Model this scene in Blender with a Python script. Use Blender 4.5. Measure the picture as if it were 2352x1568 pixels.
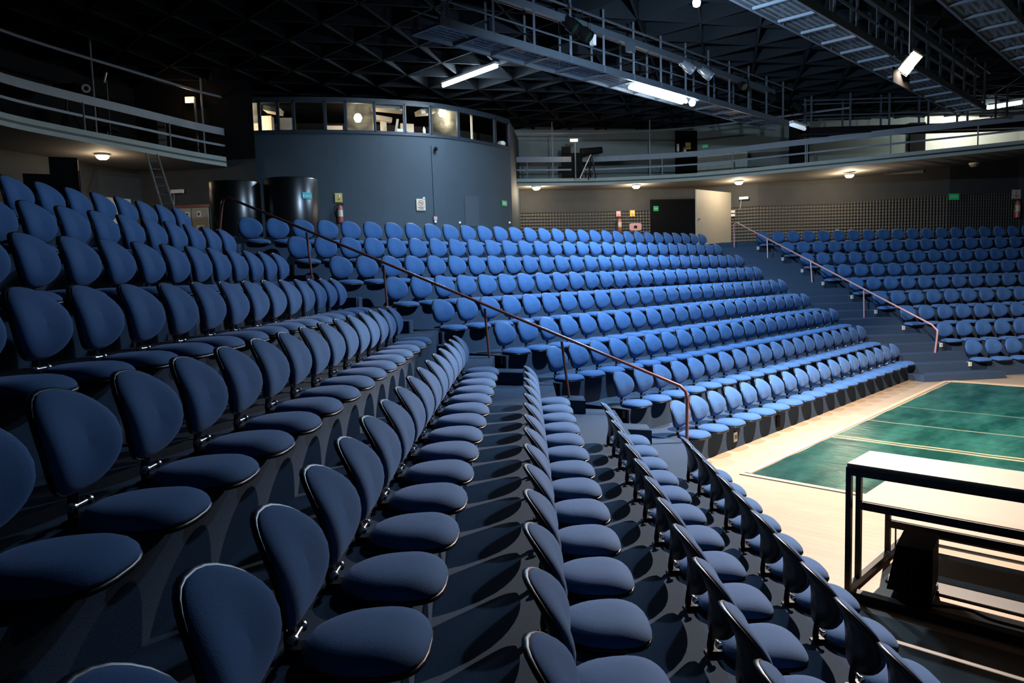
import bpy, bmesh, math, random
from mathutils import Vector, Matrix
random.seed(7)
SC = bpy.context.scene
COL = SC.collection
for o in list(bpy.data.objects):
    bpy.data.objects.remove(o)

# ------------------------------------------------------------------ camera
CZ = 2.86                                   # camera height above the stage floor
FPX = 1705.17
FW = Vector((-0.018446, 0.995705, -0.090729))
RT = Vector((0.999464, 0.015910, -0.028597))
UP = Vector((0.027031, 0.091208, 0.995465))
cd = bpy.data.cameras.new('camera'); cam = bpy.data.objects.new('camera', cd); COL.objects.link(cam)
cd.sensor_width = 36.0; cd.lens = 36.0 * FPX / 2352.0
cd.clip_start = 0.05; cd.clip_end = 200
M = Matrix((RT, UP, -FW)).transposed().to_4x4(); M.translation = Vector((0, 0, CZ))
cam.matrix_world = M
SC.camera = cam

# ------------------------------------------------------------------ world, exposure
w = bpy.data.worlds.new('world'); SC.world = w; w.use_nodes = True
w.node_tree.nodes['Background'].inputs[0].default_value = (0.10, 0.16, 0.26, 1)
w.node_tree.nodes['Background'].inputs[1].default_value = 0.10
SC.view_settings.view_transform = 'Standard'; SC.view_settings.look = 'None'
SC.view_settings.gamma = 1.0; SC.view_settings.use_curve_mapping = False
SC.view_settings.exposure = 0.0

# ------------------------------------------------------------------ room frame (measured directions of the three seating blocks)
TH = 0.75067; TH2 = TH + 0.68281
P = 0.55; DP = 0.91195; H = 0.39570
A0 = {'L': 0.0, 'C': TH, 'R': TH2}
OFF = {'L': 1.9091, 'C': -5.8728, 'R': -17.0368}
S0 = {'C': [9.638, 9.478, 8.957, 8.718, 8.171, 7.909, 7.409, 7.142, 6.679],
      'L': [8.626, 8.853, 9.436, 9.639, 9.928, 10.586, 10.878, 11.232, 11.777],
      'R': [13.689, 13.589, 13.171, 12.954, 12.79, 12.408, 12.226, 12.043, 11.628]}
NC = [19, 20, 22, 23, 25, 26, 28, 29, 31]
T1 = 0.368
def T(r): return T1 + (r - 1) * H           # tier top of row r (1 = front)
WALK = T(9.5)
FRONT = 0.32                                # tier edge in front of the backrests
def dvec(b): return Vector((math.sin(A0[b]), math.cos(A0[b]), 0))
def nvec(b): return Vector((math.cos(A0[b]), -math.sin(A0[b]), 0))
def bp(b, s, off, z=0.0): 
    p = dvec(b) * s + nvec(b) * off; p.z = z; return p
def offr(b, r): return OFF[b] - (r - 1) * DP
def ray(px, py): return FW + RT * ((px - 1176) / FPX) - UP * ((py - 784) / FPX)
def at_z(px, py, z):
    d = ray(px, py); t = (z - CZ) / d.z
    return Vector((d.x * t, d.y * t, z))
def at_d(px, py, D):                        # point of that sight line D metres away horizontally
    d = ray(px, py); t = D / math.hypot(d.x, d.y)
    return Vector((d.x * t, d.y * t, CZ + d.z * t))
def at_f(px, py, D):                        # point of that sight line at depth D
    d = ray(px, py); t = D / d.dot(FW)
    return Vector((d.x*t, d.y*t, CZ + d.z*t))
def at_plane(px, py, b, off):
    d = ray(px, py); t = off / d.dot(nvec(b))
    return Vector((d.x * t, d.y * t, CZ + d.z * t))

# ------------------------------------------------------------------ materials
def mat(name, col, rough=0.6, metal=0.0, var=0.0, scale=30.0, bump=0.0, emit=None, es=0.0, coat=0.0, sheen=0.0, spec=0.5, col2=None):
    m = bpy.data.materials.new(name); m.use_nodes = True
    nt = m.node_tree; b = nt.nodes['Principled BSDF']
    b.inputs['Base Color'].default_value = (*col, 1); b.inputs['Roughness'].default_value = rough
    b.inputs['Metallic'].default_value = metal; b.inputs['Specular IOR Level'].default_value = spec
    if coat: b.inputs['Coat Weight'].default_value = coat; b.inputs['Coat Roughness'].default_value = 0.12
    if sheen: b.inputs['Sheen Weight'].default_value = sheen; b.inputs['Sheen Roughness'].default_value = 0.4; b.inputs['Sheen Tint'].default_value = (0.5, 0.65, 1, 1)
    if emit: b.inputs['Emission Color'].default_value = (*emit, 1); b.inputs['Emission Strength'].default_value = es
    if var or bump:
        tc = nt.nodes.new('ShaderNodeTexCoord'); n = nt.nodes.new('ShaderNodeTexNoise'); n.inputs['Scale'].default_value = scale; n.inputs['Detail'].default_value = 6
        nt.links.new(tc.outputs['Object'], n.inputs['Vector'])
        if var:
            mx = nt.nodes.new('ShaderNodeMix'); mx.data_type = 'RGBA'
            c2 = col2 or tuple(min(1, c * (1 + var)) for c in col); c1 = tuple(c * (1 - var) for c in col)
            mx.inputs[6].default_value = (*c1, 1); mx.inputs[7].default_value = (*c2, 1)
            nt.links.new(n.outputs['Fac'], mx.inputs[0]); nt.links.new(mx.outputs[2], b.inputs['Base Color'])
        if bump:
            bm = nt.nodes.new('ShaderNodeBump'); bm.inputs['Strength'].default_value = bump; bm.inputs['Distance'].default_value = 0.01
            nt.links.new(n.outputs['Fac'], bm.inputs['Height']); nt.links.new(bm.outputs['Normal'], b.inputs['Normal'])
    return m
MT = {}
MT['fabric'] = mat('blue_fabric', (0.038, 0.104, 0.245), 0.85, var=0.14, scale=260, bump=0.25, sheen=0.25, spec=0.2)
MT['shell'] = mat('black_plastic', (0.008, 0.008, 0.009), 0.36, spec=0.5)
MT['steel_black'] = mat('black_steel', (0.005, 0.005, 0.006), 0.45, spec=0.25)
MT['chrome'] = mat('chrome', (0.75, 0.74, 0.72), 0.18, 1.0)
MT['carpet'] = mat('blue_grey_carpet', (0.036, 0.058, 0.095), 0.95, var=0.35, scale=180, bump=0.3, spec=0.1)
MT['endpanel'] = mat('black_panel', (0.006, 0.006, 0.007), 0.7, spec=0.15)
MT['plate'] = mat('dull_brass_plate', (0.10, 0.10, 0.075), 0.5)
MT['whiteplate'] = mat('cream_plate', (0.62, 0.58, 0.5), 0.5)
MT['rail'] = mat('red_brown_paint', (0.21, 0.075, 0.06), 0.28, var=0.15, scale=40, spec=0.6)
MT['wallbooth'] = mat('slate_wall', (0.034, 0.051, 0.064), 0.75, var=0.18, scale=1.2, bump=0.05)
MT['walldark'] = mat('charcoal_wall', (0.046, 0.048, 0.046), 0.85, var=0.25, scale=2.0)
MT['wallgrey'] = mat('grey_green_wall', (0.17, 0.19, 0.175), 0.85, var=0.2, scale=2.0)
MT['wallwhite'] = mat('pale_wall', (0.62, 0.60, 0.52), 0.8, var=0.06, scale=1.5)
MT['slab'] = mat('pale_green_slab', (0.30, 0.33, 0.28), 0.7, var=0.12, scale=3)
MT['soffit'] = mat('grey_soffit', (0.16, 0.145, 0.12), 0.85, var=0.2, scale=1.5)
MT['groove'] = mat('dark_groove', (0.02, 0.025, 0.028), 0.6)
MT['ceil'] = mat('black_ceiling', (0.004, 0.0045, 0.005), 0.95, spec=0.05)
MT['fin'] = mat('dark_ceiling_fin', (0.016, 0.019, 0.022), 0.9, spec=0.04)
MT['truss'] = mat('blue_grey_steel', (0.075, 0.095, 0.115), 0.45, metal=0.2, var=0.15, scale=6)
MT['balrail'] = mat('grey_rail', (0.17, 0.19, 0.21), 0.5, var=0.12, scale=6)
MT['black'] = mat('matt_black', (0.005, 0.005, 0.005), 0.8, spec=0.1)
MT['drum'] = mat('black_gloss', (0.004, 0.004, 0.004), 0.30, spec=0.8)
MT['doorwood'] = mat('beige_door', (0.33, 0.31, 0.25), 0.6, var=0.08, scale=3)
MT['red'] = mat('fire_red', (0.42, 0.10, 0.09), 0.35)
MT['pink'] = mat('pink_plastic', (0.55, 0.30, 0.29), 0.5)
MT['yellow'] = mat('yellow_sign', (0.62, 0.47, 0.09), 0.5)
MT['cream'] = mat('cream_paint', (0.56, 0.48, 0.35), 0.6)
MT['white'] = mat('white_plastic', (0.75, 0.74, 0.70), 0.5)
MT['green'] = mat('green_sign', (0.02, 0.30, 0.10), 0.5, emit=(0.02, 0.5, 0.15), es=0.12)
MT['teal'] = mat('teal_sign', (0.02, 0.30, 0.33), 0.5, emit=(0.02, 0.4, 0.45), es=0.12)
MT['ink'] = mat('dark_ink', (0.06, 0.04, 0.04), 0.6)
MT['redink'] = mat('red_ink', (0.55, 0.08, 0.06), 0.6)
MT['whiteink'] = mat('white_ink', (0.85, 0.85, 0.75), 0.6)
MT['alu'] = mat('worn_aluminium', (0.42, 0.38, 0.32), 0.5, metal=0.3)
MT['silver'] = mat('silver_can', (0.78, 0.80, 0.84), 0.28, 0.8)
MT['lampwarm'] = mat('warm_lamp_glass', (1, 0.9, 0.7), 0.4, emit=(1.0, 0.72, 0.38), es=26)
MT['lampflood'] = mat('flood_lamp_glass', (1, 0.9, 0.7), 0.4, emit=(1.0, 0.80, 0.52), es=22)
MT['lampoff'] = mat('unlit_lamp_glass', (0.35, 0.32, 0.25), 0.4)
MT['tube'] = mat('fluorescent_tube', (1, 1, 1), 0.4, emit=(0.72, 0.87, 1.0), es=60)
MT['tubeoff_glow'] = mat('unlit_tube_with_glow', (0.8, 0.85, 0.9), 0.4, emit=(0.72, 0.87, 1.0), es=0.6)  # tube is off; its brightness is added as a faint glow
MT['orange'] = mat('orange_lamp_glass', (1, 0.7, 0.5), 0.4, emit=(1.0, 0.55, 0.25), es=10)
MT['intlamp'] = mat('interior_lamp_glass', (1, 0.9, 0.7), 0.4, emit=(1.0, 0.80, 0.55), es=14)
MT['frame'] = mat('blue_grey_window_frame', (0.018, 0.027, 0.038), 0.5)
MT['cable'] = mat('black_cable', (0.01, 0.01, 0.01), 0.5)
MT['lens'] = mat('dark_green_lens', (0.01, 0.03, 0.015), 0.1, spec=0.8)

def grid_wall():                            # egg-crate acoustic foam: raised pyramids from the wall's own UVs (metres)
    m = bpy.data.materials.new('egg_crate_foam'); m.use_nodes = True; nt = m.node_tree; b = nt.nodes['Principled BSDF']
    b.inputs['Base Color'].default_value = (0.115, 0.103, 0.075, 1); b.inputs['Roughness'].default_value = 0.9
    uv = nt.nodes.new('ShaderNodeUVMap'); sep = nt.nodes.new('ShaderNodeSeparateXYZ'); nt.links.new(uv.outputs[0], sep.inputs[0])
    outs = []
    for i in (0, 1):
        mu = nt.nodes.new('ShaderNodeMath'); mu.operation = 'MULTIPLY'; mu.inputs[1].default_value = 2 * math.pi / 0.125; nt.links.new(sep.outputs[i], mu.inputs[0])
        si = nt.nodes.new('ShaderNodeMath'); si.operation = 'SINE'; nt.links.new(mu.outputs[0], si.inputs[0]); outs.append(si)
    mu = nt.nodes.new('ShaderNodeMath'); mu.operation = 'ADD'; nt.links.new(outs[0].outputs[0], mu.inputs[0]); nt.links.new(outs[1].outputs[0], mu.inputs[1])
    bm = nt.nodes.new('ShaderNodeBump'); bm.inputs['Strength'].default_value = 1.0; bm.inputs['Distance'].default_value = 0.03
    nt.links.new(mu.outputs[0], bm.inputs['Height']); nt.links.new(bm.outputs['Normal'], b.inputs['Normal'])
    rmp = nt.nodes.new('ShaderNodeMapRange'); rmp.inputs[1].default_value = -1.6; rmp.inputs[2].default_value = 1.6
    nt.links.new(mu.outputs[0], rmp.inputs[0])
    mx = nt.nodes.new('ShaderNodeMix'); mx.data_type = 'RGBA'; mx.inputs[6].default_value = (0.055, 0.053, 0.046, 1); mx.inputs[7].default_value = (0.13, 0.125, 0.108, 1)  # shade of the foam hollows put into the colour, low parts darker
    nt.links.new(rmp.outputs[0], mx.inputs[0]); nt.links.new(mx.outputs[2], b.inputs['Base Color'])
    return m
MT['foam'] = grid_wall()

def plank_floor():
    m = bpy.data.materials.new('pale_stage_boards'); m.use_nodes = True; nt = m.node_tree; b = nt.nodes['Principled BSDF']
    b.inputs['Roughness'].default_value = 0.55
    tc = nt.nodes.new('ShaderNodeTexCoord'); mp = nt.nodes.new('ShaderNodeMapping'); mp.inputs['Rotation'].default_value = (0, 0, TH)
    nt.links.new(tc.outputs['Object'], mp.inputs['Vector'])
    br = nt.nodes.new('ShaderNodeTexBrick'); br.inputs['Scale'].default_value = 1.0; br.inputs['Brick Width'].default_value = 2.4; br.inputs['Row Height'].default_value = 0.12
    br.inputs['Mortar Size'].default_value = 0.003; br.inputs['Color1'].default_value = (0.385, 0.285, 0.185, 1); br.inputs['Color2'].default_value = (0.36, 0.265, 0.172, 1); br.inputs['Mortar'].default_value = (0.26, 0.19, 0.125, 1)
    nt.links.new(mp.outputs[0], br.inputs['Vector'])
    n = nt.nodes.new('ShaderNodeTexNoise'); n.inputs['Scale'].default_value = 3; n.inputs['Detail'].default_value = 8; nt.links.new(mp.outputs[0], n.inputs['Vector'])
    mx = nt.nodes.new('ShaderNodeMix'); mx.data_type = 'RGBA'; mx.blend_type = 'MULTIPLY'; mx.inputs[0].default_value = 0.25
    nt.links.new(br.outputs['Color'], mx.inputs[6]); nt.links.new(n.outputs['Fac'], mx.inputs[7]); nt.links.new(mx.outputs[2], b.inputs['Base Color'])
    return m
MT['boards'] = plank_floor()

def tarp_mat():                             # UV x = metres across the sheet, y = metres along it
    m = bpy.data.materials.new('dark_green_tarpaulin'); m.use_nodes = True; nt = m.node_tree; b = nt.nodes['Principled BSDF']
    b.inputs['Roughness'].default_value = 0.26; b.inputs['Specular IOR Level'].default_value = 0.6
    uv = nt.nodes.new('ShaderNodeUVMap')
    n = nt.nodes.new('ShaderNodeTexNoise'); n.inputs['Scale'].default_value = 1.1; n.inputs['Detail'].default_value = 9; n.inputs['Roughness'].default_value = 0.65
    mp = nt.nodes.new('ShaderNodeMapping'); mp.inputs['Scale'].default_value = (1.0, 0.35, 1); mp.inputs['Rotation'].default_value = (0, 0, 0.5)
    nt.links.new(uv.outputs[0], mp.inputs['Vector']); nt.links.new(mp.outputs[0], n.inputs['Vector'])
    cr = nt.nodes.new('ShaderNodeValToRGB'); cr.color_ramp.elements[0].position = 0.42; cr.color_ramp.elements[0].color = (0.002, 0.034, 0.023, 1)
    cr.color_ramp.elements[1].position = 0.72; cr.color_ramp.elements[1].color = (0.03, 0.13, 0.095, 1)
    e3 = cr.color_ramp.elements.new(0.86); e3.color = (0.22, 0.21, 0.14, 1)
    nt.links.new(n.outputs['Fac'], cr.inputs['Fac'])
    sep = nt.nodes.new('ShaderNodeSeparateXYZ'); nt.links.new(uv.outputs[0], sep.inputs[0])
    last = cr.outputs['Color']
    for y0, wd, c in ((2.90, 0.035, (0.36, 0.25, 0.14, 1)), (3.04, 0.035, (0.36, 0.25, 0.14, 1)), (4.62, 0.03, (0.16, 0.17, 0.11, 1)), (6.35, 0.03, (0.10, 0.14, 0.10, 1))):
        cm = nt.nodes.new('ShaderNodeMath'); cm.operation = 'COMPARE'; cm.inputs[1].default_value = y0; cm.inputs[2].default_value = wd
        nt.links.new(sep.outputs[1], cm.inputs[0])
        mx = nt.nodes.new('ShaderNodeMix'); mx.data_type = 'RGBA'; mx.inputs[7].default_value = c
        nt.links.new(cm.outputs[0], mx.inputs[0]); nt.links.new(last, mx.inputs[6]); last = mx.outputs[2]
    nt.links.new(last, b.inputs['Base Color'])
    n2 = nt.nodes.new('ShaderNodeTexNoise'); n2.inputs['Scale'].default_value = 2.2; n2.inputs['Detail'].default_value = 5
    mp2 = nt.nodes.new('ShaderNodeMapping'); mp2.inputs['Scale'].default_value = (0.5, 2.6, 1); mp2.inputs['Rotation'].default_value = (0, 0, 0.9)
    nt.links.new(uv.outputs[0], mp2.inputs['Vector']); nt.links.new(mp2.outputs[0], n2.inputs['Vector'])
    bm = nt.nodes.new('ShaderNodeBump'); bm.inputs['Strength'].default_value = 0.6; bm.inputs['Distance'].default_value = 0.05
    nt.links.new(n2.outputs['Fac'], bm.inputs['Height']); nt.links.new(bm.outputs['Normal'], b.inputs['Normal'])
    return m
MT['tarp'] = tarp_mat()

def grating_mat():
    m = bpy.data.materials.new('open_steel_grating'); m.use_nodes = True; nt = m.node_tree; b = nt.nodes['Principled BSDF']
    b.inputs['Base Color'].default_value = (0.09, 0.10, 0.11, 1); b.inputs['Roughness'].default_value = 0.5
    uv = nt.nodes.new('ShaderNodeUVMap'); sep = nt.nodes.new('ShaderNodeSeparateXYZ'); nt.links.new(uv.outputs[0], sep.inputs[0])
    outs = []
    for i, pitch in ((0, 0.06), (1, 0.12)):
        mu = nt.nodes.new('ShaderNodeMath'); mu.operation = 'MULTIPLY'; mu.inputs[1].default_value = 1 / pitch; nt.links.new(sep.outputs[i], mu.inputs[0])
        fr = nt.nodes.new('ShaderNodeMath'); fr.operation = 'FRACT'; nt.links.new(mu.outputs[0], fr.inputs[0])
        lt = nt.nodes.new('ShaderNodeMath'); lt.operation = 'LESS_THAN'; lt.inputs[1].default_value = 0.45; nt.links.new(fr.outputs[0], lt.inputs[0]); outs.append(lt)
    mxx = nt.nodes.new('ShaderNodeMath'); mxx.operation = 'MAXIMUM'; nt.links.new(outs[0].outputs[0], mxx.inputs[0]); nt.links.new(outs[1].outputs[0], mxx.inputs[1])
    nt.links.new(mxx.outputs[0], b.inputs['Alpha'])
    return m
MT['grating'] = grating_mat()

def glass_mat(haze=True):
    m = bpy.data.materials.new('booth_glass'); m.use_nodes = True; nt = m.node_tree
    for n in list(nt.nodes): nt.nodes.remove(n)
    o = nt.nodes.new('ShaderNodeOutputMaterial'); t = nt.nodes.new('ShaderNodeBsdfTransparent'); g = nt.nodes.new('ShaderNodeBsdfGlossy'); g.inputs['Roughness'].default_value = 0.03
    t.inputs[0].default_value = (0.85, 0.88, 0.88, 1)
    mx = nt.nodes.new('ShaderNodeMixShader'); mx.inputs[0].default_value = 0.08
    nt.links.new(t.outputs[0], mx.inputs[1]); nt.links.new(g.outputs[0], mx.inputs[2])
    if not haze:
        nt.links.new(mx.outputs[0], o.inputs[0]); return m
    tr = nt.nodes.new('ShaderNodeBsdfTranslucent'); tr.inputs[0].default_value = (0.75, 0.78, 0.70, 1); m2 = nt.nodes.new('ShaderNodeMixShader')
    tc = nt.nodes.new('ShaderNodeTexCoord'); nz = nt.nodes.new('ShaderNodeTexNoise'); nz.inputs['Scale'].default_value = 3.0; nz.inputs['Detail'].default_value = 6; nt.links.new(tc.outputs['Object'], nz.inputs['Vector'])
    mr = nt.nodes.new('ShaderNodeMapRange'); mr.inputs[1].default_value = 0.3; mr.inputs[2].default_value = 0.75; mr.inputs[3].default_value = 0.02; mr.inputs[4].default_value = 0.16; nt.links.new(nz.outputs['Fac'], mr.inputs[0]); nt.links.new(mr.outputs[0], m2.inputs[0])
    nt.links.new(mx.outputs[0], m2.inputs[1]); nt.links.new(tr.outputs[0], m2.inputs[2]); nt.links.new(m2.outputs[0], o.inputs[0])
    return m
MT['glass'] = glass_mat(); MT['cleanglass'] = glass_mat(False)

# ------------------------------------------------------------------ mesh builder
class MB:
    def __init__(s): s.v = []; s.f = []; s.uv = {}
    def add(s, vs, fs, mtx=None):
        k = len(s.v)
        s.v += [tuple((mtx @ Vector(v)) if mtx else v) for v in vs]
        s.f += [tuple(i + k for i in f) for f in fs]
        return s
    def box(s, c, d, rz=0.0, mtx=None):
        x, y, z = (e / 2 for e in d); R = Matrix.Rotation(rz, 4, 'Z')
        vs = [R @ Vector(p) + Vector(c) for p in ((-x,-y,-z),(x,-y,-z),(x,y,-z),(-x,y,-z),(-x,-y,z),(x,-y,z),(x,y,z),(-x,y,z))]
        return s.add(vs, [(3,2,1,0),(4,5,6,7),(0,1,5,4),(1,2,6,5),(2,3,7,6),(3,0,4,7)], mtx)
    def prism(s, poly, z0, z1):             # poly counter-clockwise in xy
        a = sum(poly[i][0]*poly[(i+1)%len(poly)][1]-poly[(i+1)%len(poly)][0]*poly[i][1] for i in range(len(poly)))
        if a < 0: poly = poly[::-1]
        n = len(poly); vs = [(p[0], p[1], z0) for p in poly] + [(p[0], p[1], z1) for p in poly]
        fs = [tuple(range(n-1, -1, -1)), tuple(range(n, 2*n))] + [(i, (i+1) % n, n+(i+1) % n, n+i) for i in range(n)]
        return s.add(vs, fs)
    def bar(s, a, b, w, h, up=(0, 0, 1)):   # rectangular bar from a to b
        a = Vector(a); b = Vector(b); d = (b - a).normalized(); u = Vector(up)
        if abs(d.dot(u)) > 0.98: u = Vector((1, 0, 0))
        x = d.cross(u).normalized(); y = x.cross(d).normalized()
        vs = [p + x * sx * w / 2 + y * sy * h / 2 for p in (a, b) for sx, sy in ((-1,-1),(1,-1),(1,1),(-1,1))]
        return s.add(vs, [(0,1,2,3),(7,6,5,4),(0,4,5,1),(1,5,6,2),(2,6,7,3),(3,7,4,0)])
    def tube(s, pts, r, n=8, cap=True):
        pts = [Vector(p) for p in pts]; rs = r if isinstance(r, (list, tuple)) else [r] * len(pts)
        k = len(s.v); d0 = (pts[1] - pts[0]).normalized()
        u = Vector((0, 0, 1)) if abs(d0.z) < 0.9 else Vector((1, 0, 0))
        x = d0.cross(u).normalized()
        for i, p in enumerate(pts):
            if i == 0: d = d0
            elif i == len(pts) - 1: d = (pts[i] - pts[i-1]).normalized()
            else: d = ((pts[i+1] - p).normalized() + (p - pts[i-1]).normalized()).normalized()
            x = (x - d * x.dot(d)).normalized(); y = d.cross(x)
            for j in range(n):
                t = 2 * math.pi * j / n; s.v.append(tuple(p + (x * math.cos(t) + y * math.sin(t)) * rs[i]))
        for i in range(len(pts) - 1):
            for j in range(n):
                a = k + i*n + j; b = k + i*n + (j+1) % n; s.f.append((a, b, b + n, a + n))
        if cap: s.f.append(tuple(k + j for j in range(n-1, -1, -1))); s.f.append(tuple(k + (len(pts)-1)*n + j for j in range(n)))
        return s
    def lathe(s, prof, n=16, mtx=None, cap=True):   # prof [(r, z)]
        vs = []; fs = []
        for r, z in prof:
            for j in range(n): t = 2*math.pi*j/n; vs.append((r*math.cos(t), r*math.sin(t), z))
        for i in range(len(prof)-1):
            for j in range(n): a = i*n+j; b = i*n+(j+1) % n; fs.append((a, b, b+n, a+n))
        if cap: fs.append(tuple(range(n-1, -1, -1))); fs.append(tuple((len(prof)-1)*n + j for j in range(n)))
        return s.add(vs, fs, mtx)
    def build(s, name, m, parent=None, smooth=False, uvs=None, loc=None):
        me = bpy.data.meshes.new(name); me.from_pydata(s.v, [], s.f); me.update()
        me.materials.append(MT[m] if isinstance(m, str) else m)
        if uvs:
            l = me.uv_layers.new(name='UVMap')
            for p in me.polygons:
                for li in p.loop_indices: l.data[li].uv = uvs(me.vertices[me.loops[li].vertex_index].co)
        if smooth:
            for p in me.polygons: p.use_smooth = True
            if smooth != 'all':
                try: me.set_sharp_from_angle(angle=math.radians(40))
                except Exception: pass
        o = bpy.data.objects.new(name, me); COL.objects.link(o)
        if parent: o.parent = parent
        if loc is not None: o.location = loc
        return o
def tag(o, label=None, cat=None, group=None, kind=None):
    if label: o['label'] = label
    if cat: o['category'] = cat
    if group: o['group'] = group
    if kind: o['kind'] = kind
    return o
def thing(name, label, cat, loc=(0, 0, 0), rz=0.0, group=None):
    o = bpy.data.objects.new(name, None); COL.objects.link(o); o.empty_display_size = 0.1
    o.location = loc; o.rotation_euler = (0, 0, rz)
    return tag(o, label, cat, group)
def struct(o): o['kind'] = 'structure'; return o
def text(s, size, m, parent, loc, rot=(math.pi/2, 0, 0), name='lettering', ext=0.001, align='CENTER'):
    c = bpy.data.curves.new(name, 'FONT'); c.body = s; c.size = size; c.align_x = align; c.align_y = 'CENTER'; c.extrude = ext
    tmp = bpy.data.objects.new('tmp', c); COL.objects.link(tmp); bpy.context.view_layer.update()
    me = bpy.data.meshes.new_from_object(tmp.evaluated_get(bpy.context.evaluated_depsgraph_get())); bpy.data.objects.remove(tmp); bpy.data.curves.remove(c)
    me.name = name; me.materials.clear(); me.materials.append(MT[m])
    o = bpy.data.objects.new(name, me); COL.objects.link(o); o.parent = parent; o.location = loc; o.rotation_euler = rot
    return o
def light(name, kind, loc, energy, col, **k):
    l = bpy.data.lights.new(name, kind); l.energy = energy; l.color = col
    for a, v in k.items(): setattr(l, a, v)
    o = bpy.data.objects.new(name, l); COL.objects.link(o); o.location = loc
    return o
def aim(o, d): o.rotation_euler = Vector(d).to_track_quat('-Z', 'Y').to_euler()
def spline(pts, n=6):                       # Catmull-Rom through 3D points
    pts = [Vector(p) for p in pts]; q = [pts[0]*2-pts[1]] + pts + [pts[-1]*2-pts[-2]]; out = []
    for i in range(1, len(q)-2):
        for k in range(n):
            t = k/n; a, b, c, d = q[i-1:i+3]
            out.append(0.5*((2*b)+(c-a)*t+(2*a-5*b+4*c-d)*t*t+(3*b-a-3*c+d)*t**3))
    return out + [pts[-1]]
BLUE = (0.50, 0.72, 1.0); WARM = (1.0, 0.80, 0.58); FLOOD = (1.0, 0.79, 0.66)

# ------------------------------------------------------------------ the large lights
FL = at_d(2090, 145, 12.5)
l = light('flood_light', 'SPOT', FL + Vector((-0.02, -0.05, -0.06)), 6400, FLOOD, spot_size=math.radians(156), spot_blend=0.22, shadow_soft_size=0.035)
aim(l, (0.02, 0.10, -1))
TUBE_A, TUBE_B = at_z(1018, 197, CZ + 5.50), at_z(1141, 152, CZ + 5.50)
def tube_light(name, a, b, energy, col, size_y=0.12, down=(0, 0, -1)):
    mid = (a + b) / 2; d = (b - a); o = light(name, 'AREA', mid + Vector(down) * 0.06, energy, col, shape='RECTANGLE', size=d.length, size_y=size_y)
    x = d.normalized(); z = -Vector(down); y = z.cross(x).normalized(); z = x.cross(y)
    o.matrix_world = Matrix((x, y, z)).transposed().to_4x4(); o.location = mid + Vector(down) * 0.06
    return o
tube_light('ceiling_tube_light', TUBE_A, TUBE_B, 220, BLUE)
CT_A, CT_B = at_z(1452, 199, CZ + 4.30), at_z(1571, 234, CZ + 4.30)
tube_light('catwalk_tube_light', CT_A, CT_B, 750, BLUE, 0.3)

# ------------------------------------------------------------------ floor, tiers, aisles
m = MB(); m.prism([(-16, -6), (34, -6), (34, 34), (-16, 34)], -0.2, 0.0)
struct(m.build('floor', 'boards'))
SEND = {'L': lambda r: (-4.0, S0['L'][r-1] + 0.30), 'C': lambda r: (S0['C'][r-1] - 0.30, S0['C'][r-1] + P*(NC[r-1]-1) + 0.30), 'R': lambda r: (S0['R'][r-1] - 0.30, 33.0)}
for b, nm in (('L', 'floor_near_tiers'), ('C', 'floor_middle_tiers'), ('R', 'floor_far_tiers')):
    m = MB()
    for r in range(1, 10):
        s0, s1 = SEND[b](r); f = offr(b, r) + FRONT; k = f - DP - (0.02 if r < 9 else 0.12)
        m.prism([bp(b, s0, f)[:2], bp(b, s1, f)[:2], bp(b, s1, k)[:2], bp(b, s0, k)[:2]], 0.0, T(r))
    struct(m.build(nm, 'carpet'))
m = MB()
f9 = {b: offr(b, 9) + FRONT - DP - 0.12 for b in 'LCR'}
for b, s0, s1, back in (('L', -4, 26, 9.0), ('C', 5.2, 25.0, 11.0), ('R', 10.5, 33, 5.5)):
    dz = {'L': 0, 'C': 0.002, 'R': 0.004}[b]
    m.prism([bp(b, s0, f9[b])[:2], bp(b, s1, f9[b])[:2], bp(b, s1, f9[b]-back)[:2], bp(b, s0, f9[b]-back)[:2]], 0.0, WALK + dz)
struct(m.build('floor_walkway', 'carpet'))
# aisle steps: run parallel to the near rows in the first aisle, to the far rows in the second
def lin(p, q, x): return p[1] + (q[1]-p[1]) * (x-p[0]) / (q[0]-p[0])
CE = [bp('C', S0['C'][r]-0.30, offr('C', r+1)) for r in range(9)]
LE = [bp('L', S0['L'][r]+0.30, offr('L', r+1)) for r in range(9)]
m = MB()
ce = lambda x: lin(CE[0], CE[8], x) + 0.02
for r in range(1, 10):                      # each tread of the near block runs on to the end of the middle block
    xf = OFF['L'] + FRONT - (r-1)*DP; xb = xf - DP - (0.01 if r < 9 else 0.12)
    m.prism([(xf, S0['L'][r-1] + 0.29), (xf, ce(xf)), (xb, ce(xb)), (xb, S0['L'][r-1] + 0.29)], 0.0, T(r) - 0.002)
    xh = xf - DP/2                          # half step beside the end panels
    m.prism([(xh, ce(xh) - 0.45), (xh, ce(xh)), (xb, ce(xb)), (xb, ce(xb) - 0.45)], 0.0, T(r + 0.5) - 0.002)
struct(m.build('floor_near_aisle', 'carpet'))
CR = [bp('C', S0['C'][r]+P*(NC[r]-1)+0.30, offr('C', r+1)) for r in range(9)]
RE = [bp('R', S0['R'][r]-0.30, offr('R', r+1)) for r in range(9)]
m = MB()
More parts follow.
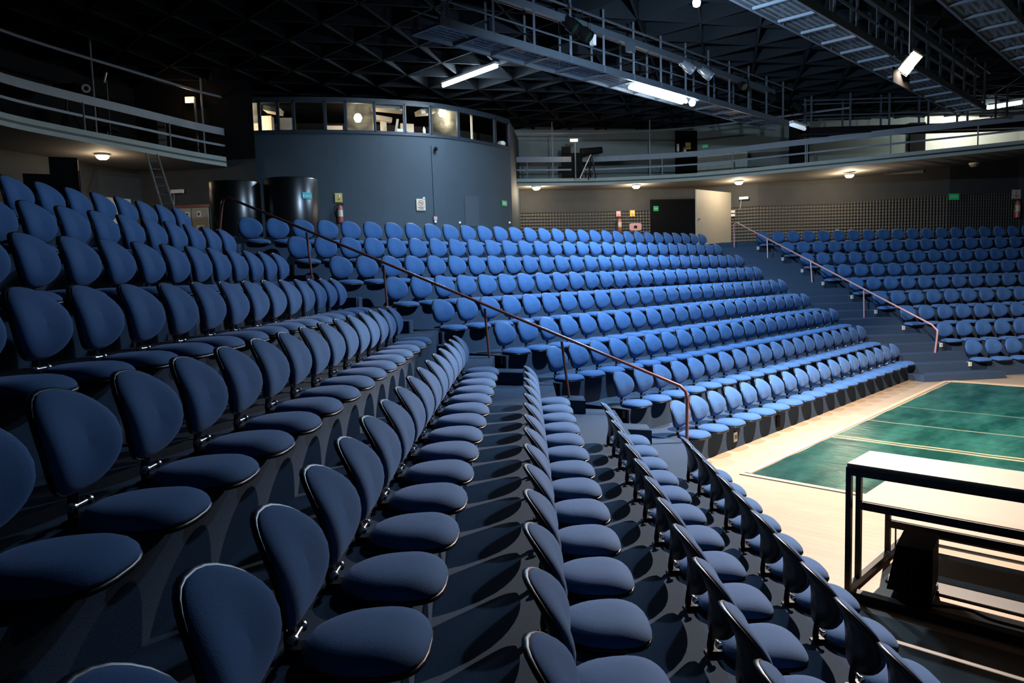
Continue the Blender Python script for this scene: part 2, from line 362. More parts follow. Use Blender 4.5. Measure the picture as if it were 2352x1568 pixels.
for k in range(18):
    rho = 0.5 + k*0.5; of = OFF['R'] + FRONT - (rho-1)*DP; ob = of - DP/2 - (0.01 if rho < 9 else 0.1)
    sa = lambda off: lin((CR[0].dot(nvec('R')), CR[0].dot(dvec('R'))), (CR[8].dot(nvec('R')), CR[8].dot(dvec('R'))), off) - 0.05
    sb = lambda off: lin((RE[0].dot(nvec('R')), RE[0].dot(dvec('R'))), (RE[8].dot(nvec('R')), RE[8].dot(dvec('R'))), off) + 0.35
    m.prism([bp('R', sa(of), of)[:2], bp('R', sb(of), of)[:2], bp('R', sb(ob), ob)[:2], bp('R', sa(ob), ob)[:2]], 0.0, T(rho) - 0.003)
struct(m.build('floor_far_aisle', 'carpet'))

# ------------------------------------------------------------------ walls
SL = CZ + 3.30                              # underside of the balcony slab
def wz(z): return CZ + z
WR = [at_z(px, py, wz(z)) for px, py, z in ((1180,437,3.3),(1313,436,3.3),(1466,433.5,3.3),(1594,432,3.3),(1740,421,3.3),(1886,414,3.35),(2026,401,3.50),(2182,383,3.72),(2340,362,4.1))]
WR = [WR[0] + (WR[0]-WR[1])*1.2] + WR + [WR[-1] + (WR[-1]-WR[-2])*1.5 + Vector((0, -1.0, 0))]
WL = [at_z(px, py, wz(3.3)) for px, py in ((169, 370), (223, 382), (321, 394), (518, 385))]
WL = [Vector((-15.5, -2, 0)), Vector((-14.6, 9.5, 0))] + WL + [WL[-1] + (WL[-1]-WL[-2])*0.35]
BTH = [at_z(px, py, wz(4.3)) for px, py in ((505,306),(600,303),(700,301.5),(800,302),(900,305),(1000,311),(1060,318.5),(1100,325),(1140,333),(1172,341))]
BTH = spline(BTH, 4)
SILL = wz(4.3)
def wall(name, pts, z0, z1, m, thick=0.0, kind=True):
    mb = MB(); ln = [0]
    for i in range(1, len(pts)): ln.append(ln[-1] + (Vector(pts[i][:2]) - Vector(pts[i-1][:2])).length)
    uvd = {}
    za = z0 if isinstance(z0, (list, tuple)) else [z0]*len(pts); zb = z1 if isinstance(z1, (list, tuple)) else [z1]*len(pts)
    for i, p in enumerate(pts): mb.v += [(p[0], p[1], za[i]), (p[0], p[1], zb[i])]
    for i in range(len(pts)-1): mb.f.append((2*i, 2*i+2, 2*i+3, 2*i+1))
    lookup = {}
    for i, p in enumerate(pts):
        for z in (za[i], zb[i]): lookup[(round(p[0], 4), round(p[1], 4), round(z, 4))] = (ln[i], z)
    def uvf(co):
        best = min(range(len(pts)), key=lambda i: (pts[i][0]-co.x)**2 + (pts[i][1]-co.y)**2); return (ln[best], co.z)
    o = mb.build(name, m, uvs=uvf)
    return struct(o) if kind else o
def offset(pts, d):                         # shift towards the camera
    return [Vector((p[0], p[1], 0)) - Vector((p[0], p[1], 0)).normalized()*d for p in pts]
CEIL = wz(5.65)
FULL = WR
wall('wall_right', WR, WALK-0.3, CEIL+0.6, 'walldark')
wall('wall_left', WL, WALK-0.3, CEIL+0.6, 'walldark')
def hit(poly, px, py=600):                  # where the sight line meets a wall seen in plan
    d = ray(px, py)
    for i in range(len(poly)-1):
        a = poly[i]; b = poly[i+1]; ex, ey = b[0]-a[0], b[1]-a[1]
        den = d.x*ey - d.y*ex
        if abs(den) < 1e-9: continue
        t = (a[0]*ey - a[1]*ex)/den; u = (a[0]*d.y - a[1]*d.x)/den
        if t > 0 and -1e-6 <= u <= 1+1e-6:
            return Vector((d.x*t, d.y*t, CZ + d.z*t)), math.atan2(ey, ex)
    raise ValueError(px)
def wallspan(poly, px0, px1):
    a, _ = hit(poly, px0, 460); b, _ = hit(poly, px1, 460); out = [a]
    for p in poly:
        xx = (Vector(p[:2]).dot(Vector(RT[:2])) / max(1e-6, Vector(p[:2]).dot(Vector(FW[:2]))))*FPX + 1176
        if px0+3 < xx < px1-3 and p[1] > 0: out.append(p)
    return out + [b]
PT = wz(2.41)
def foam(name, a, b, ztop):
    pts = []; seg = wallspan(WR, a, b)
    for i in range(len(seg)-1):
        for k in range(4): pts.append(seg[i].lerp(seg[i+1], k/4) if isinstance(seg[i], Vector) else seg[i])
    pts.append(seg[-1]); pts = offset(pts, 0.06)
    n = len(pts); zt = [ztop[0] + (ztop[1]-ztop[0])*max(0, (i/(n-1)-ztop[2])/(1-ztop[2])) for i in range(n)]
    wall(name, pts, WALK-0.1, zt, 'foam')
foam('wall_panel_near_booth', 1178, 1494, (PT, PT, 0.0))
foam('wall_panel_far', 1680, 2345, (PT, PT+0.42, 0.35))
# upper walls over the balcony
wall('wall_upper_right', offset(wallspan(WR, 1176, 2120), 0.05), SL+0.2, CEIL+0.6, 'wallgrey')
wall('wall_upper_far', offset(wallspan(WR, 2120, 2348) + [WR[-1]], 0.06), wz(4.32), CEIL+0.6, 'wallwhite')
wall('wall_upper_left', offset([p for p in WL[1:]], 0.08), SL+0.22, CEIL+0.6, mat('near_black_wall', (0.014, 0.015, 0.016), 0.9, spec=0.05))
wall('wall_booth', BTH, WALK-0.2, SILL, 'wallbooth')
wall('wall_booth_side', [BTH[-1], BTH[-1] + Vector((0.35, 4.8, 0))], WALK-0.2, wz(5.25), 'wallbooth')
wall('wall_booth_end', [BTH[0] + Vector((-0.8, 3.0, 0)), BTH[0]], WALK-0.2, wz(5.25), 'wallbooth')

# ------------------------------------------------------------------ ceiling: black deck over a triangular grid of deep fins
m = MB(); m.prism([(-17, -6), (34, -6), (34, 36), (-17, 36)], CEIL+0.62, CEIL+0.8)
struct(m.build('ceiling', 'ceil'))
org = Vector((-0.843, 24.87)); side = 1.552
m = MB()
for ang in (15, -45, 75):
    d = Vector((math.cos(math.radians(ang)), math.sin(math.radians(ang)))); n = Vector((-d.y, d.x))
    for k in range(-26, 27):
        c = org + n * (k * side * 0.8660)
        # clip the strip to the room
        t0, t1 = -60.0, 60.0
        for i, lo, hi in ((0, -15.5, 26.0), (1, 3.0, 33.0)):
            if abs(d[i]) > 1e-6:
                a, b2 = sorted(((lo-c[i])/d[i], (hi-c[i])/d[i])); t0 = max(t0, a); t1 = min(t1, b2)
        if t1 - t0 < 1: continue
        p = c + d*t0; q = c + d*t1
        m.bar((p.x, p.y, CEIL+0.20), (q.x, q.y, CEIL+0.20), 0.05, 0.40)
struct(m.build('ceiling_grid', 'fin'))

# ------------------------------------------------------------------ balconies
BR = [at_z(px, py, wz(z)) for px, py, z in ((1176,427.5,3.3),(1300,426,3.3),(1400,424,3.3),(1600,414,3.3),(1800,396,3.3),(2000,377,3.32),(2200,357,3.42),(2352,341,3.55),(2420,334,3.6))]
BL = [at_z(px, py, wz(3.3)) for px, py in ((-90, 262), (20,292),(150,318),(300,345),(450,372),(521,383))]
BR = spline(BR, 4); BL = spline(BL, 4)
def ribbon(mb, pts, z0, z1, thick, inward=True):    # a curved flat bar following pts (world xy), pts' z is added
    k = len(mb.v); n = len(pts)
    for i, p in enumerate(pts):
        q = Vector((p[0], p[1], 0)); o = q.normalized()*thick
        for pp, zz in ((q, z0), (q, z1), (q+o, z1), (q+o, z0)): mb.v.append((pp.x, pp.y, zz + p[2]))
    for i in range(n-1):
        for j in range(4): mb.f.append((k+4*i+j, k+4*i+(j+1) % 4, k+4*i+4+(j+1) % 4, k+4*i+4+j))
    mb.f.append((k, k+1, k+2, k+3)); e = k+4*(n-1); mb.f.append((e+3, e+2, e+1, e))
def slab(name, edge, wl):
    mb = MB(); n = len(edge); ws = []
    L = [0]
    for i in range(1, len(wl)): L.append(L[-1] + (Vector(wl[i][:2])-Vector(wl[i-1][:2])).length)
    for i in range(n):
        t = i/(n-1)*L[-1]; j = max(k for k in range(len(L)) if L[k] <= t+1e-6); j = min(j, len(L)-2)
        u = (t-L[j])/(L[j+1]-L[j]); ws.append(Vector(wl[j]).lerp(Vector(wl[j+1]), u))
    for i in range(n):
        e = Vector(edge[i]); q = ws[i]
        mb.v += [(e.x, e.y, e.z), (q.x, q.y, q.z), (e.x, e.y, e.z+0.20), (q.x, q.y, q.z+0.20)]
    for i in range(n-1):
        a = 4*i; mb.f += [(a, a+4, a+5, a+1), (a+2, a+3, a+7, a+6), (a, a+2, a+6, a+4), (a+1, a+5, a+7, a+3)]
    mb.f += [(0, 1, 3, 2), (4*n-4, 4*n-2, 4*n-1, 4*n-3)]
    o = struct(mb.build(name, 'soffit'))
    f = MB(); ed = [p - Vector((p.x, p.y, 0)).normalized()*0.03 for p in edge]
    ribbon(f, ed, 0.0, 0.10, 0.03); ribbon(f, ed, 0.155, 0.27, 0.03); f.build('fascia', 'slab', o)
    g = MB(); ribbon(g, [p + Vector((p.x, p.y, 0)).normalized()*0.01 for p in ed], 0.09, 0.165, 0.02); g.build('groove', 'groove', o)
    return o
slab('balcony_right', BR, [p for p in WR[1:]])
slab('balcony_left', BL, [Vector((-14.8, 4.0, SL)), Vector((-14.6, 9.5, SL))] + WL[2:6])
def railing(name, edge, label, step):
    t = thing(name, label, 'railing')
    pts = [Vector((p.x, p.y, p.z)) + Vector((p.x, p.y, 0)).normalized()*0.10 for p in edge]
    a = MB(); ribbon(a, pts, 0.90, 1.10, 0.04); a.build('top_board', 'balrail', t)
    a = MB(); ribbon(a, pts, 0.58, 0.64, 0.03); a.build('lower_rail', 'balrail', t)
    acc = 0.6
    for i in range(1, len(pts)):
        seg = (pts[i]-pts[i-1]).length
        while acc < seg:
            q = pts[i-1].lerp(pts[i], acc/seg); MB().tube([(q.x, q.y, q.z+0.2), (q.x, q.y, q.z+0.92)], 0.022, 6).build('post', 'balrail', t); acc += step
        acc -= seg
    return t
railing('balcony_railing', BR, 'grey balcony railing running from the control booth to the pale far wall', 2.6)
railing('balcony_railing', BL, 'grey balcony railing above the near block, ending against the control booth', 2.6)
for edge, lab in ((BR, 'thin dark curtain track above the balcony beyond the control booth'), (BL, 'thin dark curtain track above the balcony with the tripod')):
    pts = [Vector((p.x, p.y, 0)) + Vector((p.x, p.y, 0)).normalized()*0.15 for p in edge]
    if edge is BR: pts = pts[:20]
    t = thing('curtain_track', lab, 'track')
    MB().tube([(p.x, p.y, wz(5.28)) for p in pts], 0.035, 6).build('pipe', 'balrail', t)
    for i in range(3, len(pts), 7): MB().tube([(pts[i].x, pts[i].y, wz(3.52)), (pts[i].x, pts[i].y, wz(6.35))], 0.025, 6).build('hanger', 'balrail', t)

# ------------------------------------------------------------------ theatre chair
def pad(outline, th, surf, rings=(0, .35, .60, .78, .90, .96, .99, 1.0), n=30, back=0.0):
    # outline(t)->(u,v); surf(u,v,h)->xyz; a pillow: rounded front face, flat back face
    vs = []; fs = []
    for k, t in enumerate(rings):
        h = th * (1 - t**4)**0.55 if t < 1 else 0.0
        for j in range(n):
            u, v = outline(2*math.pi*j/n); tt = max(t, 1e-3); vs.append(surf(u*tt, v*tt, h))
    for k in range(len(rings)-1):
        for j in range(n): a = k*n+j; b = k*n+(j+1) % n; fs.append((a, a+n, b+n, b))
    k = (len(rings)-1)*n; base = len(vs)
    for t in (1.0, 0.5, 0.0):
        for j in range(n):
            u, v = outline(2*math.pi*j/n); tt = max(t*0.985, 1e-3); vs.append(surf(u*tt, v*tt, back))
    for j in range(n): fs.append((k+j, base+j, base+(j+1) % n, k+(j+1) % n))
    for q in range(2):
        for j in range(n): a = base+q*n+j; b = base+q*n+(j+1) % n; fs.append((a, a+n, b+n, b))
    fs = [f[::-1] for f in fs]
    return vs, fs
def sgn(x, p): return math.copysign(abs(x)**p, x)
def back_out(k):
    def f(t):
        u = sgn(math.cos(t), 2/2.4); v = sgn(math.sin(t), 2/2.4)
        wv = 1.0 - 0.12*max(0, -v)**2 - 0.17*max(0, v)**2
        return u*wv*0.234*k, v*0.200*k - 0.008
    return f
def back_surf(dy):
    def f(u, v, h):
        y = 0.022 - 0.10*v - 1.15*(v+0.06)**2 + 0.85*u*u + h + dy
        return (u, y - 0.01, 0.327 + v)
    return f
def seat_out(k):
    def f(t):
        u = sgn(math.cos(t), 2/2.7); v = sgn(math.sin(t), 2/2.7)
        wv = 0.90 + 0.10*v - 0.16*max(0, -v)**2
        return u*wv*0.250*k, v*0.225*k
    return f
def seat_surf(z0, sgnh=1):
    def f(u, v, h):
        droop = -0.55*max(0, v-0.06)**2 - 0.10*u*u
        return (u, 0.245 + v, z0 + droop + h + 0.02*(v))
    return f
def chair_meshes():
    out = []
    a = MB(); a.add(*pad(seat_out(0.985), 0.062, seat_surf(0.036), back=-0.002)); out.append(('seat', a, 'fabric'))
    a = MB(); vs, fs = pad(seat_out(1.0), 0.012, seat_surf(0.026), rings=(0, .5, .9, .97, 1.0), back=-0.014); a.add(vs, fs); out.append(('seat_shell', a, 'shell'))
    a = MB(); a.add(*pad(back_out(1.0), 0.060, back_surf(-0.018), back=-0.004)); out.append(('backrest', a, 'fabric'))
    a = MB(); vs, fs = pad(back_out(1.03), 0.004, back_surf(-0.022), rings=(0, .5, .9, .97, 1.0), back=-0.022); a.add(vs, fs); out.append(('backrest_shell', a, 'shell'))
    a = MB()
    a.tube([(0, -0.030, 0.0), (0, -0.034, 0.05), (0, -0.026, 0.11), (0, -0.006, 0.20), (0, -0.006, 0.30)], [0.020, 0.020, 0.020, 0.018, 0.014], 8)
    a.box((0, -0.03, 0.004), (0.07, 0.06, 0.008)); a.bar((0, -0.03, 0.022), (0, 0.34, 0.016), 0.07, 0.014)
    out.append(('stem', a, 'steel_black'))
    a = MB(); R = Matrix.Translation((0, 0.0, 0.072)) @ Matrix.Rotation(math.pi/2, 4, 'Y')
    a.lathe([(0.012, -0.062), (0.020, -0.058), (0.020, -0.046), (0.010, -0.040), (0.010, 0.040), (0.020, 0.046), (0.020, 0.058), (0.012, 0.062)], 10, R)
    out.append(('hinge_knob', a, 'chrome'))
    return out
CM = chair_meshes()
seats = []
BN = {'L': 'near', 'C': 'middle', 'R': 'far'}
for r in range(1, 10):
    z = T(r)
    for i in range(24):
        s = S0['L'][r-1] - P*i; seats.append(('L', r, i, bp('L', s, offr('L', r), z)))
    for i in range(NC[r-1]): seats.append(('C', r, i, bp('C', S0['C'][r-1] + P*i, offr('C', r), z)))
    for i in range(28): seats.append(('R', r, i, bp('R', S0['R'][r-1] + P*i, offr('R', r), z)))
def project(p):
    d = Vector(p) - Vector((0, 0, CZ)); f = d.dot(FW)
    if f < 0.15: return None
    return 1176 + FPX*d.dot(RT)/f, 784 - FPX*d.dot(UP)/f, f
vis = []
for b, r, i, p in seats:
    q = project(p + Vector((0, 0, 0.3)))
    if not q: continue
    mgn = 0.40*FPX/q[2]
    if -mgn < q[0] < 2352+mgn and -mgn < q[1] < 1568+mgn: vis.append((q[2], b, r, i, p))
vis.sort(key=lambda t: t[0])
ORD = ['first','second','third','fourth','fifth','sixth','seventh','eighth','ninth','tenth','eleventh','twelfth','thirteenth','fourteenth','fifteenth','sixteenth','seventeenth','eighteenth','nineteenth','twentieth'] + ['twenty-' + e for e in ('first','second','third','fourth','fifth','sixth','seventh','eighth','ninth')] + ['thirtieth','thirty-first','thirty-second']
ROWN = ['front'] + ORD[1:8] + ['top']
FACE = {b: A0['L'] - A0[b] - math.pi/2 for b in 'LCR'}     # local +Y points at the stage
meshes = {}
def chair_label(b, r, i):
    rail = 'far handrail' if b == 'R' else 'near handrail'
    return 'blue theatre chair %s from the %s in the %s row of the %s block' % (ORD[i], rail, ROWN[r-1], BN[b])
first = None; rest = []
for k, (dist, b, r, i, p) in enumerate(vis):
    if k >= 300: rest.append((b, p)); continue
    lab = chair_label(b, r, i); grp = 'blue theatre chairs in the %s row of the %s block' % (ROWN[r-1], BN[b])
    if first is None:
        t = first = thing('theatre_chair', lab, 'chair', p, FACE[b], grp); made = {}
        for nm, a, mm in CM:
            par = {'seat_shell': 'seat', 'backrest_shell': 'backrest', 'hinge_knob': 'stem'}.get(nm)
            made[nm] = a.build(nm, mm, made[par] if par and par in made else t, smooth=True if nm in ('stem', 'hinge_knob') else 'all')
    else:
        t = first.copy(); COL.objects.link(t); t.location = p; t.rotation_euler = (0, 0, FACE[b]); t['label'] = lab; t['group'] = grp
        for ch in first.children:
            c = ch.copy(); COL.objects.link(c); c.parent = t
            for g in ch.children:
                e = g.copy(); COL.objects.link(e); e.parent = c
# the farthest chairs, past the three hundred that show largest: one object
mats = []; me = bpy.data.meshes.new('theatre_chairs_far_rows'); V = []; F = []; MI = []
for nm, a, mm in CM:
    if nm in ('hinge_knob',): continue
    if MT[mm] not in mats: mats.append(MT[mm])
    mi = mats.index(MT[mm])
    for b, p in rest:
        X = Matrix.Translation(p) @ Matrix.Rotation(FACE[b], 4, 'Z'); k = len(V)
        V += [tuple(X @ Vector(v)) for v in a.v]; F += [tuple(j + k for j in f) for f in a.f]; MI += [mi]*len(a.f)
me.from_pydata(V, [], F); me.update()
for x in mats: me.materials.append(x)
me.polygons.foreach_set('material_index', MI)
for pl in me.polygons: pl.use_smooth = True
o = bpy.data.objects.new('theatre_chairs_far_rows', me); COL.objects.link(o)
tag(o, 'the many small blue chairs in the upper and far rows of the seating', 'chairs', None, 'stuff')
print('chairs', len(vis), 'rest', len(rest))

# ------------------------------------------------------------------ row end panels and markers
for r in range(1, 10):
    p = bp('C', S0['C'][r-1]-0.31, offr('C', r)+0.10, T(r)-0.10)
    t = thing('row_end_panel', 'black end panel with letter plate under the %s row of the middle block' % ROWN[r-1], 'panel', p, FACE['C'], 'black row end panels along the near aisle')
    # local +Y = towards stage, local X: along -row direction; the panel faces the aisle
    MB().box((0.0, 0, 0), (0.02, 0.42, 0.19)).build('board', 'endpanel', t)
    sx = 1 if (Matrix.Rotation(FACE['C'], 3, 'Z') @ Vector((1, 0, 0))).dot(-dvec('C')) > 0 else -1
    MB().box((sx*0.011, 0.14, 0.02), (0.006, 0.055, 0.11)).build('plate', 'plate', t)
    text('IHGFEDCBA'[r-1], 0.08, 'ink', t, (sx*0.015, 0.14, 0.02), (math.pi/2, 0, math.pi/2 if sx > 0 else -math.pi/2))
for r in range(1, 10):
    p = bp('R', S0['R'][r-1]-0.33, offr('R', r)+FRONT+0.0, T(r)-0.05)
    t = thing('row_marker', 'small cream marker box at the aisle end of the %s row of the far block' % ROWN[r-1], 'marker', p, FACE['R'], 'cream row markers along the far aisle')
    MB().box((0, -0.02, 0), (0.07, 0.10, 0.10)).build('box', 'whiteplate', t)
    text('IHGFEDCBA'[r-1], 0.07, 'ink', t, (0, 0.032, 0), (math.pi/2, 0, math.pi))

# ------------------------------------------------------------------ handrails
def handrail(label, m_, posts, base):
    t = thing('handrail', label, 'handrail')
    MB().tube(base, 0.024, 10).build('rail', m_, t, smooth=True)
    for f, q in posts: 
        m = MB(); m.tube([f, q], 0.020, 8); m.lathe([(0.045, 0), (0.045, 0.012)], 10, Matrix.Translation(f)); m.build('post', m_, t, smooth=True)
    return t
def vplane(a, b):
    a = Vector(a); b = Vector(b); d = (b-a).normalized(); n = Vector((-d.y, d.x)); return n, n.dot(a)
def at_v(px, py, pl):
    n, o = pl; d = ray(px, py); t = o/(n.x*d.x + n.y*d.y); return Vector((d.x*t, d.y*t, CZ + d.z*t))
pl = vplane((2.28, 10.6), (-5.4, 13.45))
v = lambda px, py: at_v(px, py, pl)
foot = v(1577, 1072); foot.z = 0.0
base = [foot, v(1578.5, 915), v(1575, 899), v(1562, 886)] + [v(525, 454), v(514, 457), v(510, 468), v(505, 525), v(503, 560)]
posts = [(v(1309, 925), v(1290, 784)), (v(1125, 830), v(1113, 708)), (v(890, 705), v(880, 609)), (v(717, 640), v(704, 534))]
handrail('red-brown tube handrail going up the aisle between near and middle blocks', 'rail', posts, base)
pl2 = vplane((10.6, 18.3), (7.3, 26.1)); v = lambda px, py: at_v(px, py, pl2)
base = [v(2143, 846), v(2153, 768), v(2153, 758), v(2140, 745), v(1692, 511), v(1686, 515), v(1687, 578)]
posts = [(v(1985, 745), v(1984, 666)), (v(1867, 676), v(1862, 601)), (v(1764, 615), v(1762, 549))]
handrail('red-brown tube handrail coloured as lit, going up the aisle between middle and far blocks', mat('lit_red_brown_paint', (0.42, 0.21, 0.19), 0.3), posts, base)  # same red-brown paint, lightened in colour to look lit

# ------------------------------------------------------------------ stage: tarpaulin and trims
uC, nC = dvec('C'), nvec('C')
def su(u, v, z=0.0): return bp('C', u, v, z)
m = MB(); NX, NY = 24, 60; x0, x1, y0, y1 = -4.66, 4.2, 9.52, 19.75
for j in range(NY+1):
    for i in range(NX+1):
        u = y0 + (y1-y0)*j/NY; vv = x0 + (x1-x0)*i/NX; m.v.append(tuple(su(u, vv, 0.008 + 0.006*math.sin(u*5+vv*3)*math.sin(vv*2.1+u))))
for j in range(NY):
    for i in range(NX): a = j*(NX+1)+i; m.f.append((a, a+1, a+NX+2, a+NX+1))
o = m.build('tarpaulin', 'tarp', smooth='all', uvs=lambda co: (co.dot(nC) - x0, co.dot(uC) - y0))
tag(o, 'wide dark green glossy tarpaulin spread over the pale stage floor', 'tarpaulin')
MT['greytape'] = mat('grey_tape', (0.24, 0.23, 0.19), 0.6)
MT['treadwood'] = mat('pale_tread', (0.29, 0.228, 0.160), 0.6, var=0.06, scale=4)
MT['mat_and_shadow'] = mat('scuffed_mat_and_shadow', (0.030, 0.036, 0.034), 0.55, var=0.5, scale=5)  # dark mat, also the sheet that paints the shadow under the treads
MT['trim'] = mat('tan_tape', (0.50, 0.34, 0.20), 0.6)
for nm, a, b, wd, mm, lab in (('edge_tape', (9.52, -4.72), (19.76, -4.79), 0.09, 'trim', 'tan edge strip along the side of the tarpaulin by the front row'),
                            ('edge_tape', (19.93, -4.85), (19.90, 4.2), 0.22, 'trim', 'tan edge strip along the far end of the tarpaulin'),
                            ('edge_tape', (9.44, -4.78), (9.44, 4.2), 0.10, 'greytape', 'pale edge strip along the tarpaulin end close to the stepped platform')):
    p, q = su(a[0], a[1], 0.007), su(b[0], b[1], 0.007); tag(MB().bar(p, q, wd, 0.012).build(nm, mm), lab, 'edge strip', 'edge strips around the tarpaulin')
# front-row socket plate and open floor box
p = at_plane(1689, 1003, 'C', OFF['C'] + FRONT + 0.012)
t = thing('socket_plate', 'white socket plate on the carpeted riser under the front row', 'socket', p, FACE['C'])
MB().box((0, 0, 0), (0.10, 0.016, 0.15)).build('plate', 'white', t)
MB().box((-0.018, 0.010, 0), (0.014, 0.006, 0.07)).box((0.018, 0.010, 0), (0.014, 0.006, 0.07)).box((0.0, 0.010, 0.0), (0.03, 0.006, 0.014)).build('slots', 'ink', t)
p = at_plane(1787, 968, 'C', OFF['C'] + FRONT + 0.012)
t = thing('floor_box', 'open black socket recess in the riser under the front row', 'socket box', p, FACE['C'])
MB().box((0, 0, 0), (0.13, 0.02, 0.19)).build('recess', 'black', t)
t2 = at_z(1785, 984, 0.0); m = MB(); m.lathe([(0.02, 0), (0.07, 0.012), (0.075, 0.03), (0.04, 0.05), (0.0, 0.052)], 9, Matrix.Translation(t2) @ Matrix.Scale(1.4, 4, uC))
tag(m.build('crumpled_paper', 'white', smooth='all'), 'small crumpled white paper on the stage edge below the socket recess', 'paper')

# ------------------------------------------------------------------ stepped platform by the near block
t = thing('stepped_platform', 'black steel stepped platform with three pale treads beside the near block', 'platform', su(6.47, -2.30), FACE['C'])
inv = (Matrix.Translation(su(6.47, -2.30)) @ Matrix.Rotation(FACE['C'], 4, 'Z')).inverted()
def L(u, vv, z): return inv @ su(u, vv, z)
V0, V1 = -2.30, 1.9
for hh, ua, ub in ((1.16, 6.47, 7.03), (0.78, 6.71, 7.51), (0.40, 7.51, 8.23)):
    a = MB(); a.add([L(u_, v_, z_) for z_ in (hh-0.03, hh) for u_, v_ in ((ua, V0), (ua, V1), (ub, V1), (ub, V0))], [(0,1,2,3),(7,6,5,4),(0,4,5,1),(1,5,6,2),(2,6,7,3),(3,7,4,0)]); a.build('tread', 'treadwood', t)
for u_, hh in ((6.47, 1.10), (6.71, 1.10), (6.71, 0.74), (7.51, 0.36), (8.25, 0.09)):
    if (u_, hh) == (6.71, 1.10): continue
    MB().bar(L(u_, V0, hh), L(u_, V1, hh), 0.055, 0.07).build('beam', 'steel_black', t)
for u_, hh in ((6.47, 1.12), (6.71, 1.12), (7.51, 0.76), (8.25, 0.38)):
    for v_ in (V0+0.02, V1-0.02): MB().bar(L(u_, v_, 0.0), L(u_, v_, hh), 0.045, 0.045).build('leg', 'steel_black', t)
for v_ in (V0+0.02, V1-0.02): MB().bar(L(6.47, v_, 0.05), L(8.27, v_, 0.05), 0.05, 0.06).build('base_rail', 'steel_black', t)
MB().bar(L(6.40, V0+0.1, 0.04), L(6.40, V1, 0.04), 0.09, 0.08).build('base_rail', 'steel_black', t)
MB().tube([L(7.75, V0+0.02, 0.0), L(7.74, V0+0.02, 0.34)], 0.008, 6).build('rod', 'steel_black', t)
a = MB(); a.add([L(u_, v_, z_) for z_ in (0.002, 0.022) for u_, v_ in ((6.93, V0+0.18), (6.93, V1), (7.92, V1), (7.92, V0+0.18))], [(0,1,2,3),(7,6,5,4),(0,4,5,1),(1,5,6,2),(2,6,7,3),(3,7,4,0)]); a.build('tread_shadow', 'mat_and_shadow', t)  # thin dark sheet drawn as the treads' shadow on the floor
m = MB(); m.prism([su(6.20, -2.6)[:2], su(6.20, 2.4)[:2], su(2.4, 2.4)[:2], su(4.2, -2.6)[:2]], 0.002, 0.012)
tag(m.build('floor_mat', 'mat_and_shadow'), 'dark floor mat between the near block and the stepped platform', 'mat')
# stage monitor under it
c = su(6.80, -1.86, 0)
t = thing('floor_monitor', 'black wedge monitor standing under the stepped platform', 'speaker', c, FACE['C'] + 0.15)
a = MB(); a.add([(-.22, -.17, .10), (.22, -.17, .10), (.22, .17, .10), (-.22, .17, .10), (-.22, -.10, .50), (.22, -.10, .50), (.22, .17, .50), (-.22, .17, .50)], [(3,2,1,0),(4,5,6,7),(0,1,5,4),(1,2,6,5),(2,3,7,6),(3,0,4,7)]); a.build('cabinet', 'black', t)
for x in (-.24, .24): MB().bar((x, 0.02, 0.0), (x, 0.02, .34), 0.02, 0.05).build('bracket', 'steel_black', t)
MB().box((0, 0.02, 0.03), (0.50, 0.30, 0.05)).build('base', 'steel_black', t)
MB().lathe([(0.02, 0), (0.035, 0.006)], 12, Matrix.Translation((-.12, -.19, .3))).build('socket', 'chrome', t)
m = MB(); m.tube(spline([su(6.60, -1.7, 0.03), su(6.55, -1.4, 0.10), su(6.45, -1.2, 0.11), su(6.46, -0.9, 0.10), su(6.55, -0.5, 0.02), su(6.6, 0.2, 0.02)], 6), 0.012, 6)
tag(m.build('power_cable', 'cable', smooth='all'), 'black cable running along the base rail of the stepped platform', 'cable')

# ------------------------------------------------------------------ gloss drums
def drum(px, D, rad, ztop, label):
    c = at_f(px, 500, D); c.z = WALK + 0.005
    t = thing('drum', label, 'drum', c)
    h = ztop - c.z
    MB().lathe([(rad-0.01, 0), (rad, 0.02), (rad, h-0.02), (rad-0.01, h)], 48).build('body', 'drum', t, smooth=True)
    return c, rad
dc1, _ = drum(543, 17.6, 0.58, wz(2.32), 'black glossy cylinder standing at the top of the near handrail')
dc2, dr2 = drum(672, 18.1, 0.645, wz(2.42), 'black glossy cylinder bearing the teal exit sign')
# ------------------------------------------------------------------ signs and wall fittings
def face(p, rz, off=0.03):                  # local -Y looks into the room
    q = Vector((p.x, p.y, p.z)); n = Vector((math.sin(rz), -math.cos(rz), 0)); return q + n*off
def size(px, D): return px / FPX * D
def sign(poly, px, py, wpx, hpx, m, name, label, cat, group=None, off=0.03):
    p, rz = hit(poly, px, py); D = math.hypot(p.x, p.y); c = face(p, rz, off); ca = max(0.35, abs(math.cos(rz - math.atan2(p.y, p.x) + math.pi/2)))
    t = thing(name, label, cat, c, rz, group); W, Hh = size(wpx, D)/ca, size(hpx, D)
    MB().box((0, 0, 0), (W, 0.012, Hh)).build('board', m, t)
    return t, W, Hh
BF = [p for p in BTH]
def ring(t, c, r, m='redink', n=24):
    a = MB(); a.tube([(c[0]+r*math.cos(2*math.pi*j/n), c[1], c[2]+r*math.sin(2*math.pi*j/n)) for j in range(n+1)], r*0.10, 5); a.tube([(c[0]-r*.7, c[1], c[2]+r*.7), (c[0]+r*.7, c[1], c[2]-r*.7)], r*0.09, 5); a.build('symbol', m, t)
